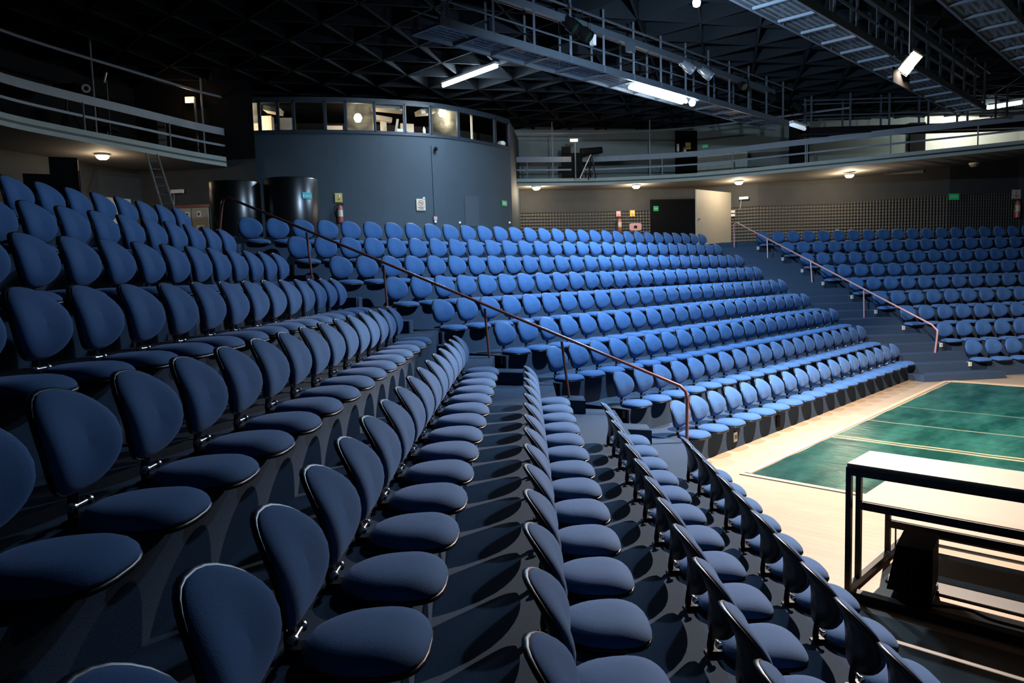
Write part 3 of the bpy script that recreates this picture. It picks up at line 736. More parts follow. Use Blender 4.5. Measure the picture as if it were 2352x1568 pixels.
def ext_sign(poly, px, py, w_, h_, label, m='yellow'):
    t, W, Hh = sign(poly, px, py, w_, h_, m, 'extinguisher_sign', label, 'sign', 'fire extinguisher signs')
    MB().box((0, -0.008, Hh*0.18), (W*0.5, 0.006, Hh*0.30)).build('pictogram', 'whiteink', t); MB().box((-W*0.06, -0.012, Hh*0.18), (W*0.16, 0.006, Hh*0.22)).build('pictogram', 'redink', t)
    MB().add([(-W*.2, -0.008, -Hh*.12), (W*.2, -0.008, -Hh*.12), (0, -0.008, -Hh*.34), (-W*.2, -0.004, -Hh*.12), (W*.2, -0.004, -Hh*.12), (0, -0.004, -Hh*.34)], [(0,2,1),(3,4,5),(0,1,4,3),(1,2,5,4),(2,0,3,5)]).build('arrow', 'redink', t)
    return t
def extinguisher(poly, px, py_top, py_bot, label):
    p, rz = hit(poly, px, py_bot); D = math.hypot(p.x, p.y); hh = size(py_bot-py_top, D); c = face(p, rz, 0.11)
    t = thing('fire_extinguisher', label, 'fire extinguisher', c, rz, 'wall-hung fire extinguishers'); r = hh*0.13
    MB().lathe([(r*0.9, 0), (r, 0.01), (r, hh*0.74), (r*0.8, hh*0.81), (r*0.35, hh*0.85), (r*0.3, hh*0.88)], 16).build('cylinder', 'red', t, smooth=True)
    MB().lathe([(r*1.02, hh*0.30), (r*1.02, hh*0.62)], 16, None, False).build('paper_label', 'cream', t, smooth=True)
    MB().bar((0, 0, hh*0.90), (r*1.6, 0, hh*0.95), 0.02, 0.015).bar((0, 0, hh*0.86), (0, 0, hh*0.93), 0.03, 0.03).bar((0, 0, hh*0.90), (r*1.5, 0, hh*0.88), 0.02, 0.012).build('valve_handle', 'steel_black', t)
    MB().tube(spline([(-r*0.2, 0, hh*0.9), (-r*1.3, 0, hh*0.85), (-r*1.5, 0, hh*0.6), (-r*1.1, 0, hh*0.35)], 5), 0.012, 6).build('hose', 'cable', t)
    MB().bar((0, 0.0, hh*0.8), (0, 0.11, hh*0.8), 0.03, 0.03).build('bracket', 'steel_black', t)
ext_sign(BF, 778, 454, 16, 20, 'yellow fire extinguisher sign on the slate booth wall')
extinguisher(BF, 783, 468, 512, 'red fire extinguisher hanging on the slate booth wall')
t, W, Hh = sign(BF, 966, 470, 20, 26, 'cream', 'no_smoking_sign', 'white no smoking notice on the slate booth wall', 'sign')
ring(t, (0, -0.008, Hh*0.14), W*0.27); MB().box((0, -0.008, Hh*0.14), (W*0.3, 0.004, W*0.06)).build('cigarette', 'ink', t)
text('PROIBIDO', W*0.17, 'ink', t, (0, -0.010, -Hh*0.24)); text('FUMAR', W*0.17, 'ink', t, (0, -0.010, -Hh*0.38))
def exit_sign(poly, px, py, w_, h_, label, arrow='', m='green', txt='SAÍDA'):
    t, W, Hh = sign(poly, px, py, w_, h_, m, 'exit_sign', label, 'sign', 'exit signs')
    text(txt, W*0.26, 'whiteink', t, (0, -0.009, 0)); return t
exit_sign(BF, 1157, 467, 11, 12, 'small green exit sign at the end of the slate booth wall')
# teal sign on the drum
d2 = Vector((dc2.x, dc2.y, 0)); sp = at_d(705, 449, math.hypot(dc2.x, dc2.y) - 0.55); ang = math.atan2(sp.y-dc2.y, sp.x-dc2.x)
sp = Vector((dc2.x + 0.66*math.cos(ang), dc2.y + 0.66*math.sin(ang), sp.z)); t = thing('exit_sign', 'teal exit sign with arrow stuck on the black glossy cylinder', 'sign', sp, ang + math.pi/2, 'exit signs')
MB().box((0, 0, 0), (0.26, 0.012, 0.15)).build('board', 'teal', t); text('SAÍDA', 0.06, 'whiteink', t, (0.03, -0.009, -0.01))
MB().add([(-.12, -.009, -.01), (-.08, -.009, .02), (-.08, -.009, -.04), (-.12, -.006, -.01), (-.08, -.006, .02), (-.08, -.006, -.04)], [(0,2,1),(3,4,5),(0,1,4,3),(1,2,5,4),(2,0,3,5)]).build('arrow', 'whiteink', t)
# conduit, call point and camera on the booth wall
p, rz = hit(BF, 998, 500); q, _ = hit(BF, 996, 335); c = face(p, rz, 0.03)
t = thing('cable_conduit', 'thin vertical conduit on the slate booth wall with a red call point below', 'conduit', c, rz)
MB().tube([(0, 0, 0.05), (-0.02, 0, q.z-p.z)], 0.014, 6).build('pipe', 'truss', t); MB().box((0, -0.02, -0.02), (0.11, 0.06, 0.11)).build('call_point', 'pink', t); MB().box((0, -0.02, -0.12), (0.07, 0.05, 0.06)).build('socket', 'white', t)
p, rz = hit(BF, 998, 343); t = thing('wall_camera', 'small black camera at the top of the conduit', 'camera', face(p, rz, 0.10), rz)
MB().lathe([(0.03, -0.06), (0.055, -0.03), (0.055, 0.03), (0.03, 0.06)], 10).build('housing', 'black', t, smooth=True); MB().bar((0, 0.1, 0.03), (0, 0, 0.0), 0.03, 0.03).build('bracket', 'black', t)
for k, (px, py) in enumerate(((973, 455), (1055, 511), (1172, 511))):
    p, rz = hit(BF, min(px, 1169), py); tag(MB().box((0, 0, 0), (0.06, 0.05, 0.06)).build('junction_box', 'white', loc=face(p, rz, 0.03)), ('tiny white box just above the no smoking notice', 'tiny white box low on the booth wall right of the conduit', 'tiny white box low at the far end of the booth wall')[k], 'box', 'tiny white boxes on the booth wall')
p, rz = hit(BF, 1083, 485); t = thing('wall_hatch', 'dark square hatch flush in the slate booth wall', 'hatch', face(p, rz, 0.012), rz)
MB().box((0, 0, 0), (0.62, 0.02, 0.95)).build('leaf', mat('dark_hatch', (0.045, 0.062, 0.078), 0.75), t)
# far wall
WF = offset(WR, 0.10)
for px, py, w_, h_, lab, arr in ((1506, 479, 11, 11, 'green exit sign on the edge of the dark doorway', ''), (2190, 452, 17, 12, 'green exit sign on the grey wall above the far block', '')): exit_sign(WF, px, py, w_, h_, lab)
ext_sign(WF, 1452, 490, 11, 14, 'yellow fire extinguisher sign above the pink stand'); ext_sign(WF, 1420, 491, 10, 12, 'pinkish extinguisher sign on the foam wall beside the pink stand', 'pink')
ext_sign(WF, 2333, 446, 14, 17, 'pale extinguisher sign on the dark wall at the far end', 'whiteplate')
extinguisher(WF, 1422, 498, 532, 'red fire extinguisher on the foam wall beside the pink stand'); extinguisher(WF, 2331, 463, 500, 'red fire extinguisher on the dark wall at the far end')
p, rz = hit(WF, 1453, 560); c = face(p, rz, 0.45); c.z = WALK + 0.004
t = thing('pink_stand', 'pink rounded panel with a round hole on a single leg', 'stand', c, rz)
a = MB(); n = 24; ro = []; W2, H2 = 0.25, 0.145
for j in range(n): th = 2*math.pi*j/n; ro.append((sgn(math.cos(th), .35)*W2, sgn(math.sin(th), .35)*H2, math.cos(th)*0.075, math.sin(th)*0.075))
for y in (-0.02, 0.02):
    for X, Z, x, z in ro: a.v += [(X, y, 0.86+Z), (x, y, 0.85+z)]
for j in range(n):
    k, k2 = 2*j, 2*((j+1) % n); o2 = 2*n; a.f += [(k, k2, k2+1, k+1), (o2+k+1, o2+k2+1, o2+k2, o2+k), (k, o2+k, o2+k2, k2), (k+1, k2+1, o2+k2+1, o2+k+1)]
a.build('panel', 'pink', t); MB().bar((0.03, 0, 0.02), (0, 0, 0.74), 0.12, 0.04).build('leg', 'pink', t); MB().lathe([(0.16, 0), (0.16, 0.03), (0.05, 0.04)], 16).build('base', 'pink', t)
def emergency(poly, px, py, w_, label, lit=False, off=0.06):
    p, rz = hit(poly, px, py); D = math.hypot(p.x, p.y); W = size(w_, D); t = thing('emergency_light', label, 'emergency light', face(p, rz, off), rz, 'white emergency lights')
    MB().box((0, 0, 0), (W, 0.08, W*0.28)).build('housing', 'white', t); MB().tube(spline([(-W*.3, 0.0, -W*.14), (-W*.34, 0.02, -W*.6), (-W*.42, 0.03, -W*1.2)], 4), 0.008, 5).build('cable', 'whiteplate', t)
emergency(WF, 1709, 455, 19, 'white emergency light on the grey wall beside the open beige door')
p, rz = hit(WF, 1684, 490); t = thing('switch_plate', 'pale double switch plate beside the open beige door', 'switch', face(p, rz, 0.04), rz)
for z in (0.07, -0.07): MB().box((0, 0, z), (0.16, 0.03, 0.10)).build('plate', 'whiteplate', t)
# doorway and open door
a, rz = hit(WF, 1494, 500); b, _ = hit(WF, 1600, 500); zt = wz(2.85)
mid = (a + b)/2; ang = math.atan2(b.y-a.y, b.x-a.x); W = (b-a).length
o = thing('door_1', None, None, (mid.x, mid.y, WALK)); o.rotation_euler = (0, 0, ang); o['kind'] = 'structure'; h = zt - WALK
MB().box((0, 0.0, h/2), (W, 0.05, h)).build('recess', 'black', o)
a, rz = hit(WF, 1678, 500); D0 = math.hypot(a.x, a.y); tp = at_d(1678, 443, D0); e = at_d(1598, 434, D0*0.935); hh = tp.z - WALK
dv = Vector((e.x-a.x, e.y-a.y, 0)); o = thing('door_2', None, None, (a.x, a.y, WALK + 0.01), math.atan2(dv.y, dv.x)); o['kind'] = 'structure'
MB().box((dv.length/2, 0, hh/2), (dv.length, 0.05, hh)).build('door_leaf', 'doorwood', o)
MB().lathe([(0.02, -0.08), (0.03, -0.05), (0.03, 0.05), (0.02, 0.08)], 8, Matrix.Translation((dv.length*0.94, 0, 1.0)) @ Matrix.Rotation(math.pi/2, 4, 'X')).build('door_handle', 'chrome', o)
# left wall: double door with notices, white board, emergency light
WLF = offset(WL, 0.06)
p, rz = hit(WLF, 442, 480); c = face(p, rz, 0.05); c.z = WALK; zt = at_d(442, 478, math.hypot(p.x, p.y)).z; hh = zt - WALK
o = thing('door_3', None, None, c, rz); o['kind'] = 'structure'; D = math.hypot(p.x, p.y)
wd = size(74, D)
for sx in (-1, 1): MB().box((sx*wd*0.25, 0, hh/2), (wd*0.48, 0.05, hh)).build('door_leaf', mat('grey_beige_door', (0.36, 0.33, 0.26), 0.6, var=0.1, scale=4), o)
MB().box((0, 0, hh+0.05), (wd*1.1, 0.06, 0.08)).build('door_frame', 'rail', o)
for x, z, w_, h_ in ((-wd*.12, .86, .14, .14), (wd*.22, .86, .12, .16), (wd*.24, .52, .24, .24)):
    MB().box((x, -0.03, hh*z), (w_, 0.008, h_)).build('notice', 'white', o); MB().box((x, -0.037, hh*z), (w_*.5, 0.006, h_*.5)).build('notice_print', 'ink', o)
emergency(WLF, 410, 440, 26, 'bright white emergency light above the notice-covered double doors')
p, rz = hit(WLF, 262, 480); t = thing('white_board', 'pale board standing against the wall behind the top near row', 'board', Vector((p.x, p.y, WALK)) - Vector((p.x, p.y, 0)).normalized()*0.10, rz)
zt = at_d(262, 455, math.hypot(p.x, p.y)).z; MB().box((0, 0, (zt-WALK)/2), (size(75, math.hypot(p.x, p.y)), 0.04, zt-WALK)).build('panel', 'cream', t)

# ------------------------------------------------------------------ lamps under the balcony
def bulkhead(px, py, lit, label, e=40):
    D = None
    ed, _ = hit(BR if px > 1000 else BL, px, py); wl, _ = hit(WR if px > 1000 else WL, px, py); def_e = math.hypot(ed.x, ed.y); def_w = math.hypot(wl.x, wl.y)
    ez = min((BR if px > 1000 else BL), key=lambda q: (q.x-ed.x)**2 + (q.y-ed.y)**2).z; wq = sorted((WR if px > 1000 else WL)[1:-1], key=lambda q: (q[0]-wl.x)**2 + (q[1]-wl.y)**2)[0][2]
    if px < 1000: wq = SL
    best = min((k/200 for k in range(10, 190)), key=lambda k: abs(at_d(px, py-5, def_e + (def_w-def_e)*k).z - (ez + (wq-ez)*k)))
    p = at_d(px, py-5, def_e + (def_w-def_e)*best); p.z = ez + (wq-ez)*best - 0.03
    t = thing('balcony_lamp', label, 'lamp', p, 0, 'round lamps under the balcony')
    MB().lathe([(0.17, 0.03), (0.17, -0.02)], 20).build('base_ring', 'white', t, smooth=True)
    MB().lathe([(0.0, -0.12), (0.09, -0.11), (0.14, -0.07), (0.155, -0.02)], 20, None, False).build('glass_bowl', 'lampwarm' if lit else 'lampoff', t, smooth='all')
    if lit: light('balcony_lamp_light', 'POINT', p + Vector((0, 0, -0.20)), e, WARM, shadow_soft_size=0.10)
for px, py, lit, lab, e in ((1232, 432, 1, 'lit round lamp under the balcony, closest to the control booth', 110), (1461, 429, 1, 'lit round lamp under the balcony above the pink stand', 110), (1697, 420, 1, 'lit round lamp under the balcony beside the open beige door', 110),
                         (1951, 404, 1, 'lit round lamp under the balcony throwing light on the foam wall', 190), (2237, 379, 0, 'unlit round lamp under the balcony above the far block', 0), (235, 358, 1, 'lit round lamp under the balcony above the near block', 32)):
    bulkhead(px, py, lit, lab, e)
# ------------------------------------------------------------------ control booth upper part
HEAD = wz(5.18)
mull = [505, 532, 598, 640, 676, 748, 795, 861, 931, 990, 1053, 1137, 1171]; paned = {1: 'glass', 4: 'cleanglass', 6: 'glass', 9: 'glass', 11: 'cleanglass'}
inner = [Vector((p.x, p.y, 0)) for p in BTH]
mb = MB(); ribbon(mb, [Vector((p.x, p.y, 0)) for p in BTH], HEAD-0.02, HEAD+0.10, 0.12); struct(mb.build('trim_1', 'frame'))
mb = MB(); ribbon(mb, [Vector((p.x, p.y, 0)) - Vector((p.x, p.y, 0)).normalized()*0.04 for p in BTH], SILL-0.06, SILL, 0.25); struct(mb.build('trim_2', 'frame'))
for k in range(len(mull)-1):
    a, rz = hit(BTH, mull[k]+0.5, 304 if k < 8 else 325); b, _ = hit(BTH, min(mull[k+1], 1171), 304 if k < 7 else 330); mid = (a+b)/2; ang = math.atan2(b.y-a.y, b.x-a.x); W = Vector((b.x-a.x, b.y-a.y)).length
    o = thing('window_%d' % (k+1), None, None, (mid.x, mid.y, SILL), ang); o['kind'] = 'structure'; h = HEAD - SILL
    for x in (-W/2+.02, W/2-.02): MB().box((x, 0.0, h/2), (0.04, 0.08, h)).build('window_frame', 'frame', o)
    MB().box((0, 0, 0.02), (W, 0.08, 0.04)).box((0, 0, h-0.03), (W, 0.08, 0.06)).build('window_frame', 'frame', o)
    if k in paned: MB().box((0, 0.03, h/2), (W-0.06, 0.006, h-0.06)).build('pane', paned[k], o)
# booth room behind the glass
bk = [p + Vector((p.x, p.y, 0)).normalized()*3.6 for p in BTH]
wall('wall_booth_back', bk, SILL-0.9, HEAD+0.06, mat('booth_back', (0.035, 0.032, 0.027), 0.85))
mb = MB(); n = len(BTH)
for p, q in zip(BTH, bk): mb.v += [(p.x, p.y, SILL-0.3), (q.x, q.y, SILL-0.3)]
for i in range(n-1): mb.f.append((2*i, 2*i+2, 2*i+3, 2*i+1))
struct(mb.build('floor_booth', 'carpet'))
mb.v = [(x, y, HEAD+0.06) for x, y, z in mb.v]; struct(mb.build('ceiling_booth', 'ceil'))
def inroom(px, py, dep):
    p, rz = hit(BTH, px, py); D = math.hypot(p.x, p.y) + dep; return at_d(px, py, D), rz
for px, py, dep, e in ((563, 257, 0.55, 60), (822, 271, 0.8, 40), (1016, 259, 0.30, 30)):
    p, rz = inroom(px, py, dep); t = thing('booth_lamp', 'glowing interior lamp behind the %s booth window' % {563: 'brightest', 822: 'middle', 1016: 'far-end'}[px], 'lamp', p)
    MB().lathe([(0, -.13), (.08, -.11), (.13, 0), (.09, .10), (.04, .13)], 14).build('globe', 'intlamp', t, smooth='all'); MB().tube([(0, 0, .12), (0, 0, HEAD + 0.06 - p.z)], 0.01, 5).build('flex', 'cable', t)
    light('booth_lamp_light', 'POINT', p + Vector((0, 0, -0.25)), e, (1, .82, .6), shadow_soft_size=0.1)
def booth_box(px, py, wpx, hpx, dep, nm, m, label, cat, th=0.3, rot=0.0):
    p, rz = inroom(px, py, dep); D = math.hypot(p.x, p.y); t = thing(nm, label, cat, p, rz)
    hz = size(hpx, D)/2; a = MB(); a.box((0, 0, 0), (size(wpx, D), th, 2*hz), 0, Matrix.Rotation(rot, 4, 'Y')); a.build('body', m, t)
    lo = SILL - 0.30 - p.z
    if nm in ('cabinet', 'paper_box', 'chair_back', 'window_prop', 'window_post', 'desk_lamp_shade') and lo < -hz: MB().bar((0, 0, lo), (0, 0, -hz*0.5), min(size(wpx, D)*0.9, 0.012 if nm == 'desk_lamp_shade' else 9), min(th*0.9, 0.2)).build('base', m, t)
    return t
booth_box(516, 297, 20, 22, 1.0, 'cabinet', 'cream', 'low cream cabinet behind the booth window by the balcony end', 'cabinet')
booth_box(566, 296, 58, 18, 1.6, 'cabinet', 'cream', 'long low cream counter under the brightest booth lamp', 'counter')
booth_box(614, 288, 24, 36, 1.4, 'cabinet', 'cream', 'tall cream cupboard behind the second booth window', 'cupboard')
booth_box(660, 290, 32, 32, 2.2, 'cabinet', 'whiteplate', 'pale cupboard further back beyond the second booth window', 'cupboard')
booth_box(768, 298, 36, 14, 2.0, 'cabinet', 'whiteplate', 'low pale cabinet near the middle of the booth', 'cabinet')
booth_box(628, 254, 34, 10, 0.5, 'ceiling_panel', 'cream', 'lit cream ceiling panel beside the brightest booth lamp', 'panel', 0.5, 0.2)
booth_box(892, 249, 66, 11, 0.5, 'ceiling_panel', 'cream', 'lit cream ceiling panel above the open booth window', 'panel', 0.5, 0.05)
booth_box(976, 258, 34, 10, 0.5, 'ceiling_panel', 'cream', 'lit cream ceiling panel at the far end of the booth', 'panel', 0.5, -0.15)
booth_box(880, 274, 36, 10, 1.4, 'desk_lamp_shade', 'cream', 'slanted cream reflector inside the open booth window', 'reflector', 0.3, 0.12)
booth_box(935, 297, 30, 24, 1.2, 'chair_back', 'cream', 'rounded cream chair back inside the booth', 'chair', 0.08)
booth_box(911, 291, 5, 34, 0.8, 'window_prop', 'cream', 'thin cream prop leaning inside the open booth window', 'prop', 0.04, 0.18)
booth_box(919, 301, 14, 8, 0.5, 'paper_box', 'white', 'small white box on the booth sill', 'box', 0.15)
booth_box(1020, 266, 13, 22, 3.575, 'white_notice', 'white', 'white notice hanging on the booth back wall at its far end', 'notice', 0.02)
booth_box(1083, 290, 4, 60, 0.25, 'window_post', 'cream', 'thin cream upright at the unglazed end of the booth', 'post', 0.05)
p, _ = inroom(974, 301, 0.15); tag(MB().lathe([(0.03, -.12), (.045, -.08), (.045, .06), (.02, .09), (.02, .13)], 10).build('water_bottle', 'white', smooth='all', loc=p), 'small pale bottle standing on the booth sill', 'bottle')
p, _ = inroom(1152, 330, 0.2); tag(MB().lathe([(0.0, .10), (.1, .08), (.15, .02), (.13, -.06)], 12).build('white_helmet', 'white', smooth='all', loc=p), 'rounded white object on the booth sill at the far end', 'helmet')

# ------------------------------------------------------------------ catwalks
def catwalk(u0, u1, va, vb, label, rail_near=True, full=True, b='C', zp=None, posts=1.15):
    zp = zp or wz(4.4)
    q = lambda u, vv, z: bp(b, u, vv, z)
    t = thing('catwalk', label, 'catwalk')
    for vv in (va, vb): MB().bar(q(u0, vv, zp+0.07), q(u1, vv, zp+0.07), 0.05, 0.15).build('beam', 'truss', t)
    a = MB(); k = 0; uu = u0
    while uu < u1: a.bar(q(uu, va, zp+0.02), q(uu, vb, zp+0.02), 0.05, 0.05); uu += 1.0
    a.build('cross_member', 'truss', t)
    g = MB(); g.v = [tuple(q(u0, va, zp+0.06)), tuple(q(u1, va, zp+0.06)), tuple(q(u1, vb, zp+0.06)), tuple(q(u0, vb, zp+0.06))]; g.f = [(0, 1, 2, 3)]
    d, n = dvec(b), nvec(b); g.build('grating', 'grating', t, uvs=lambda co: (co.dot(d), co.dot(n)))
    for vv in (va, vb):
        MB().tube([q(u0, vv, zp+1.14), q(u1+0.4, vv, zp+1.14)], 0.026, 6).build('handrail', 'truss', t)
        MB().tube([q(u0, vv, zp+0.45), q(u1, vv, zp+0.45)], 0.018, 6).build('mid_rail', 'truss', t)
        uu = u0 + (0.2 if vv == vb else 0.75)
        while uu < u1:
            top = CEIL + 0.1 if full else zp+1.14
            MB().bar(q(uu, vv, zp), q(uu, vv, top), 0.045, 0.045).build('hanger', 'truss', t); uu += posts
    MB().bar(q(u0, vb, zp+0.86), q(u1-1.0, vb, zp+0.86), 0.10, 0.14).build('power_bar', 'truss', t)
    return t
catwalk(8.95, 23.3, -10.98, -10.22, 'long steel lighting catwalk carrying the bright tube and silver spotlights')
catwalk(9.5, 26.0, -6.13, -5.41, 'steel lighting catwalk between the star-bright lamp and the warm floodlight')
catwalk(11.0, 25.5, -3.75, -3.03, 'steel lighting catwalk above the warm floodlight')
# a crossing catwalk in front of the pale wall
t = thing('catwalk', 'dark steel catwalk crossing in front of the pale far wall', 'catwalk')
zp = wz(4.4)
for y in (25.7, 26.3): MB().bar((9.6, y, zp+0.1), (19.0, y, zp+0.1), 0.06, 0.22).build('beam', 'steel_black', t)
MB().box((14.3, 26.0, zp+0.05), (9.4, 0.6, 0.04)).build('deck', 'steel_black', t)
for y in (25.7, 26.3):
    for z in (0.6, 1.1): MB().tube([(9.6, y, zp+z), (19.0, y, zp+z)], 0.025, 6).build('handrail', 'truss', t)
    x = 9.8
    while x < 19: MB().bar((x, y, zp), (x, y, CEIL+0.1), 0.05, 0.05).build('hanger', 'truss', t); x += 1.3
# the end catwalk frame seen at the start of the first catwalk
# ------------------------------------------------------------------ lamps and spotlights in the rig
def tube_fitting(a, b, label, m='tube', r=0.045, n=1, cat='tube light'):
    t = thing('tube_light', label, cat, (a+b)/2); d = (b-a)/2
    MB().bar(-d + Vector((0, 0, .09)), d + Vector((0, 0, .09)), 0.14, 0.06).build('batten', 'white', t)
    for k in range(n):
        o = Vector((-d.y, d.x, 0)).normalized()*(k-(n-1)/2)*0.12
        MB().tube([-d+o, d+o], r, 8).build('tube', m, t, smooth='all')
    for s in (-1, 1): MB().bar(d*s*0.96 + Vector((0, 0, .03)), d*s*0.96 + Vector((0, 0, .10)), 0.10, 0.05).build('holder', 'white', t)
MT['tubehot'] = mat('ceiling_tube_glass', (1, 1, 1), 0.4, emit=(0.72, 0.87, 1.0), es=170)
tube_fitting(TUBE_A, TUBE_B, 'bright fluorescent tube fixed inside the black ceiling grid', 'tubehot')
tube_fitting(CT_A, CT_B, 'bright twin fluorescent tube under the long catwalk', n=2, r=0.05)
p = at_z(1590, 236, wz(4.32)); t = thing('bulb_lamp', 'round bright bulb just beyond the tube under the long catwalk', 'lamp', p)
MB().lathe([(0, -.09), (.06, -.07), (.09, 0), (.06, .07), (.03, .10)], 12).build('bulb', 'tube', t, smooth='all'); MB().lathe([(.035, .09), (.035, .20)], 10).build('cap', 'steel_black', t)
a, b = at_plane(1817, 286, 'C', -10.2), at_plane(1848, 296, 'C', -10.2); tube_fitting(a, b, 'short unlit white tube at the tip of the long catwalk', 'tubeoff_glow', 0.06)
a, b = at_f(2268, 247, 26.6), at_f(2345, 235, 26.6); tube_fitting(a, b, 'bright fluorescent tube in front of the pale far wall', 'tube', 0.07)
tube_light('far_tube_light', a, b, 170, (0.95, 1.0, 0.88), 0.2, (0.1, 1.0, -0.35))
# star-bright lamp on a pole
p = at_plane(1600, 6, 'C', -5.80); t = thing('pendant_lamp', 'star-bright white lamp hanging at the top edge, under the second catwalk', 'lamp', p)
MB().lathe([(0, -.07), (.045, -.05), (.06, 0), (.045, .06), (.03, .12)], 14).build('bulb', mat('white_lamp_glass', (1, 1, 1), 0.4, emit=(.75, .88, 1), es=30), t, smooth='all')
MB().tube([(0, 0, .1), (0, 0, wz(4.41)-p.z)], 0.02, 6).build('stem', 'truss', t)
pe = light('pendant_lamp_light', 'SPOT', p + Vector((0.02, 0.08, -0.14)), 3600, BLUE, shadow_soft_size=0.08, spot_size=math.radians(165), spot_blend=1.0); aim(pe, (1.1, 6.1, -4.6))
pg = light('pendant_lamp_glow', 'SPOT', p + Vector((0, 0, -0.16)), 950, BLUE, shadow_soft_size=0.1, spot_size=math.radians(176), spot_blend=0.15); aim(pg, (-0.15, -0.1, -1))
# warm floodlight
t = thing('floodlight', 'glaring warm floodlight hanging over the stage', 'floodlight', FL)
dirn = Vector((-0.25, -0.75, -0.45)).normalized(); R = Vector((0, 0, 1)).rotation_difference(dirn).to_matrix().to_4x4()
RX = R @ Matrix.Rotation(0.6, 4, 'Z')
MB().add(*(lambda w_, h_: ([(-w_, -h_, 0), (w_, -h_, 0), (w_, h_, 0), (-w_, h_, 0), (-w_*.6, -h_*.6, -.16), (w_*.6, -h_*.6, -.16), (w_*.6, h_*.6, -.16), (-w_*.6, h_*.6, -.16)], [(4,5,6,7),(0,4,7,3),(1,2,6,5),(0,1,5,4),(2,3,7,6)]))(0.17, 0.09), RX).build('housing', 'steel_black', t)
uD, nD = dvec('C'), nvec('C'); q = lambda du, dv_, dz: uD*du + nD*dv_ + Vector((0, 0, dz))
m = MB(); m.add([q(-.30, -.13, -.285), q(.45, -.13, -.285), q(.45, -.13, -.07), q(-.30, -.13, -.07), q(-.30, -.14, -.285), q(.45, -.14, -.285), q(.45, -.14, -.07), q(-.30, -.14, -.07)], [(0,1,2,3),(7,6,5,4),(0,4,5,1),(1,5,6,2),(2,6,7,3),(3,7,4,0)]); m.build('barn_door', mat('soot_black', (0.0003, 0.0003, 0.0003), 1.0, spec=0.0), t)
MB().box((0, 0, 0.005), (0.30, 0.15, 0.01), 0, RX).build('glass', 'lampflood', t)
MB().bar((0, 0, 0.10), (0, 0, CZ + 4.42 - FL.z), 0.03, 0.03).build('hanging_pole', 'truss', t)
MB().bar((-.2, .05, .12), (.2, -.05, .12), 0.03, 0.02).build('yoke', 'steel_black', t)
def can(px, py, vv, ln, rad, dirv, m, label, cat='spotlight'):
    p = at_plane(px, py, 'C', vv); t = thing('stage_spotlight', label, cat, p, 0, 'spotlights on the long catwalk')
    dv = Vector(dirv).normalized(); R = Vector((0, 0, 1)).rotation_difference(dv).to_matrix().to_4x4()
    MB().lathe([(rad*.55, -ln*.5), (rad*.8, -ln*.42), (rad*.8, -ln*.1), (rad, 0), (rad, ln*.5)], 18, R, False).build('can', m, t, smooth=True)
    MB().lathe([(0.0, ln*.34), (rad*.97, ln*.34)], 18, R, False).build('lens', 'lens', t)
    MB().lathe([(0.0, -ln*.5), (rad*.55, -ln*.5)], 18, R, False).build('rear_cap', m, t)
    MB().bar((-rad*1.2, 0, 0), (-rad*1.2, 0, rad*2.2), 0.03, 0.012).bar((rad*1.2, 0, 0), (rad*1.2, 0, rad*2.2), 0.03, 0.012).bar((-rad*1.2, 0, rad*2.2), (rad*1.2, 0, rad*2.2), 0.03, 0.012).bar((0, 0, rad*2.2), (0, 0, rad*3.0), 0.03, 0.03).build('yoke', 'steel_black', t)
DWN = (0.75, -0.35, -0.75)
can(1577, 151, -10.15, 0.42, 0.125, DWN, 'silver', 'silver spotlight can hanging from the long catwalk, first of the pair')
can(1619, 166, -10.15, 0.42, 0.125, DWN, 'silver', 'silver spotlight can hanging from the long catwalk, farther of the pair')
can(1308, 54, -10.15, 0.42, 0.14, DWN, 'black', 'black spotlight on the long catwalk rail above the power bar')
can(1338, 74, -10.15, 0.42, 0.14, DWN, 'black', 'black spotlight next to the white clamp on the long catwalk')
can(1706, 196, -10.15, 0.36, 0.11, (0.2, -0.8, -0.5), 'black', 'small black spotlight with a pale lens on the long catwalk')
can(1772, 222, -10.15, 0.36, 0.11, DWN, 'black', 'dark spotlight towards the tip of the long catwalk')
can(1832, 244, -10.15, 0.36, 0.11, DWN, 'black', 'dark spotlight nearest the tip of the long catwalk')
p = at_plane(1448, 108, 'C', -10.15); tag(MB().box((0, 0, 0), (0.20, 0.14, 0.22), TH).build('dimmer_box', 'truss', loc=p), 'small grey box fixed on the power bar of the long catwalk', 'box')
p = at_plane(1362, 92, 'C', -10.15); tag(MB().box((0, 0, 0), (0.10, 0.10, 0.22), TH).build('rig_clamp', 'white', loc=p), 'small white clamp beside the black spotlights', 'clamp')
# diagonal ties at the near end of the long catwalk
for k, (a, b) in enumerate((((985, 62), (960, 0)), ((1860, 100), (1836, 180)))): pass
# pulley
p = at_z(787, 50, wz(6.0)); t = thing('rigging_pulley', 'cream pulley wheel hanging from the ceiling grid', 'pulley', p, 0.3)
MB().lathe([(0.035, -.02), (0.07, -.03), (.085, -.02), (.07, 0), (.085, .02), (.07, .03), (.035, .02)], 20, Matrix.Rotation(math.pi/2, 4, 'X')).build('wheel', 'cream', t, smooth='all')
MB().bar((0, 0, 0), (0, 0, CEIL+0.05-p.z), 0.03, 0.05).build('hook', 'steel_black', t)

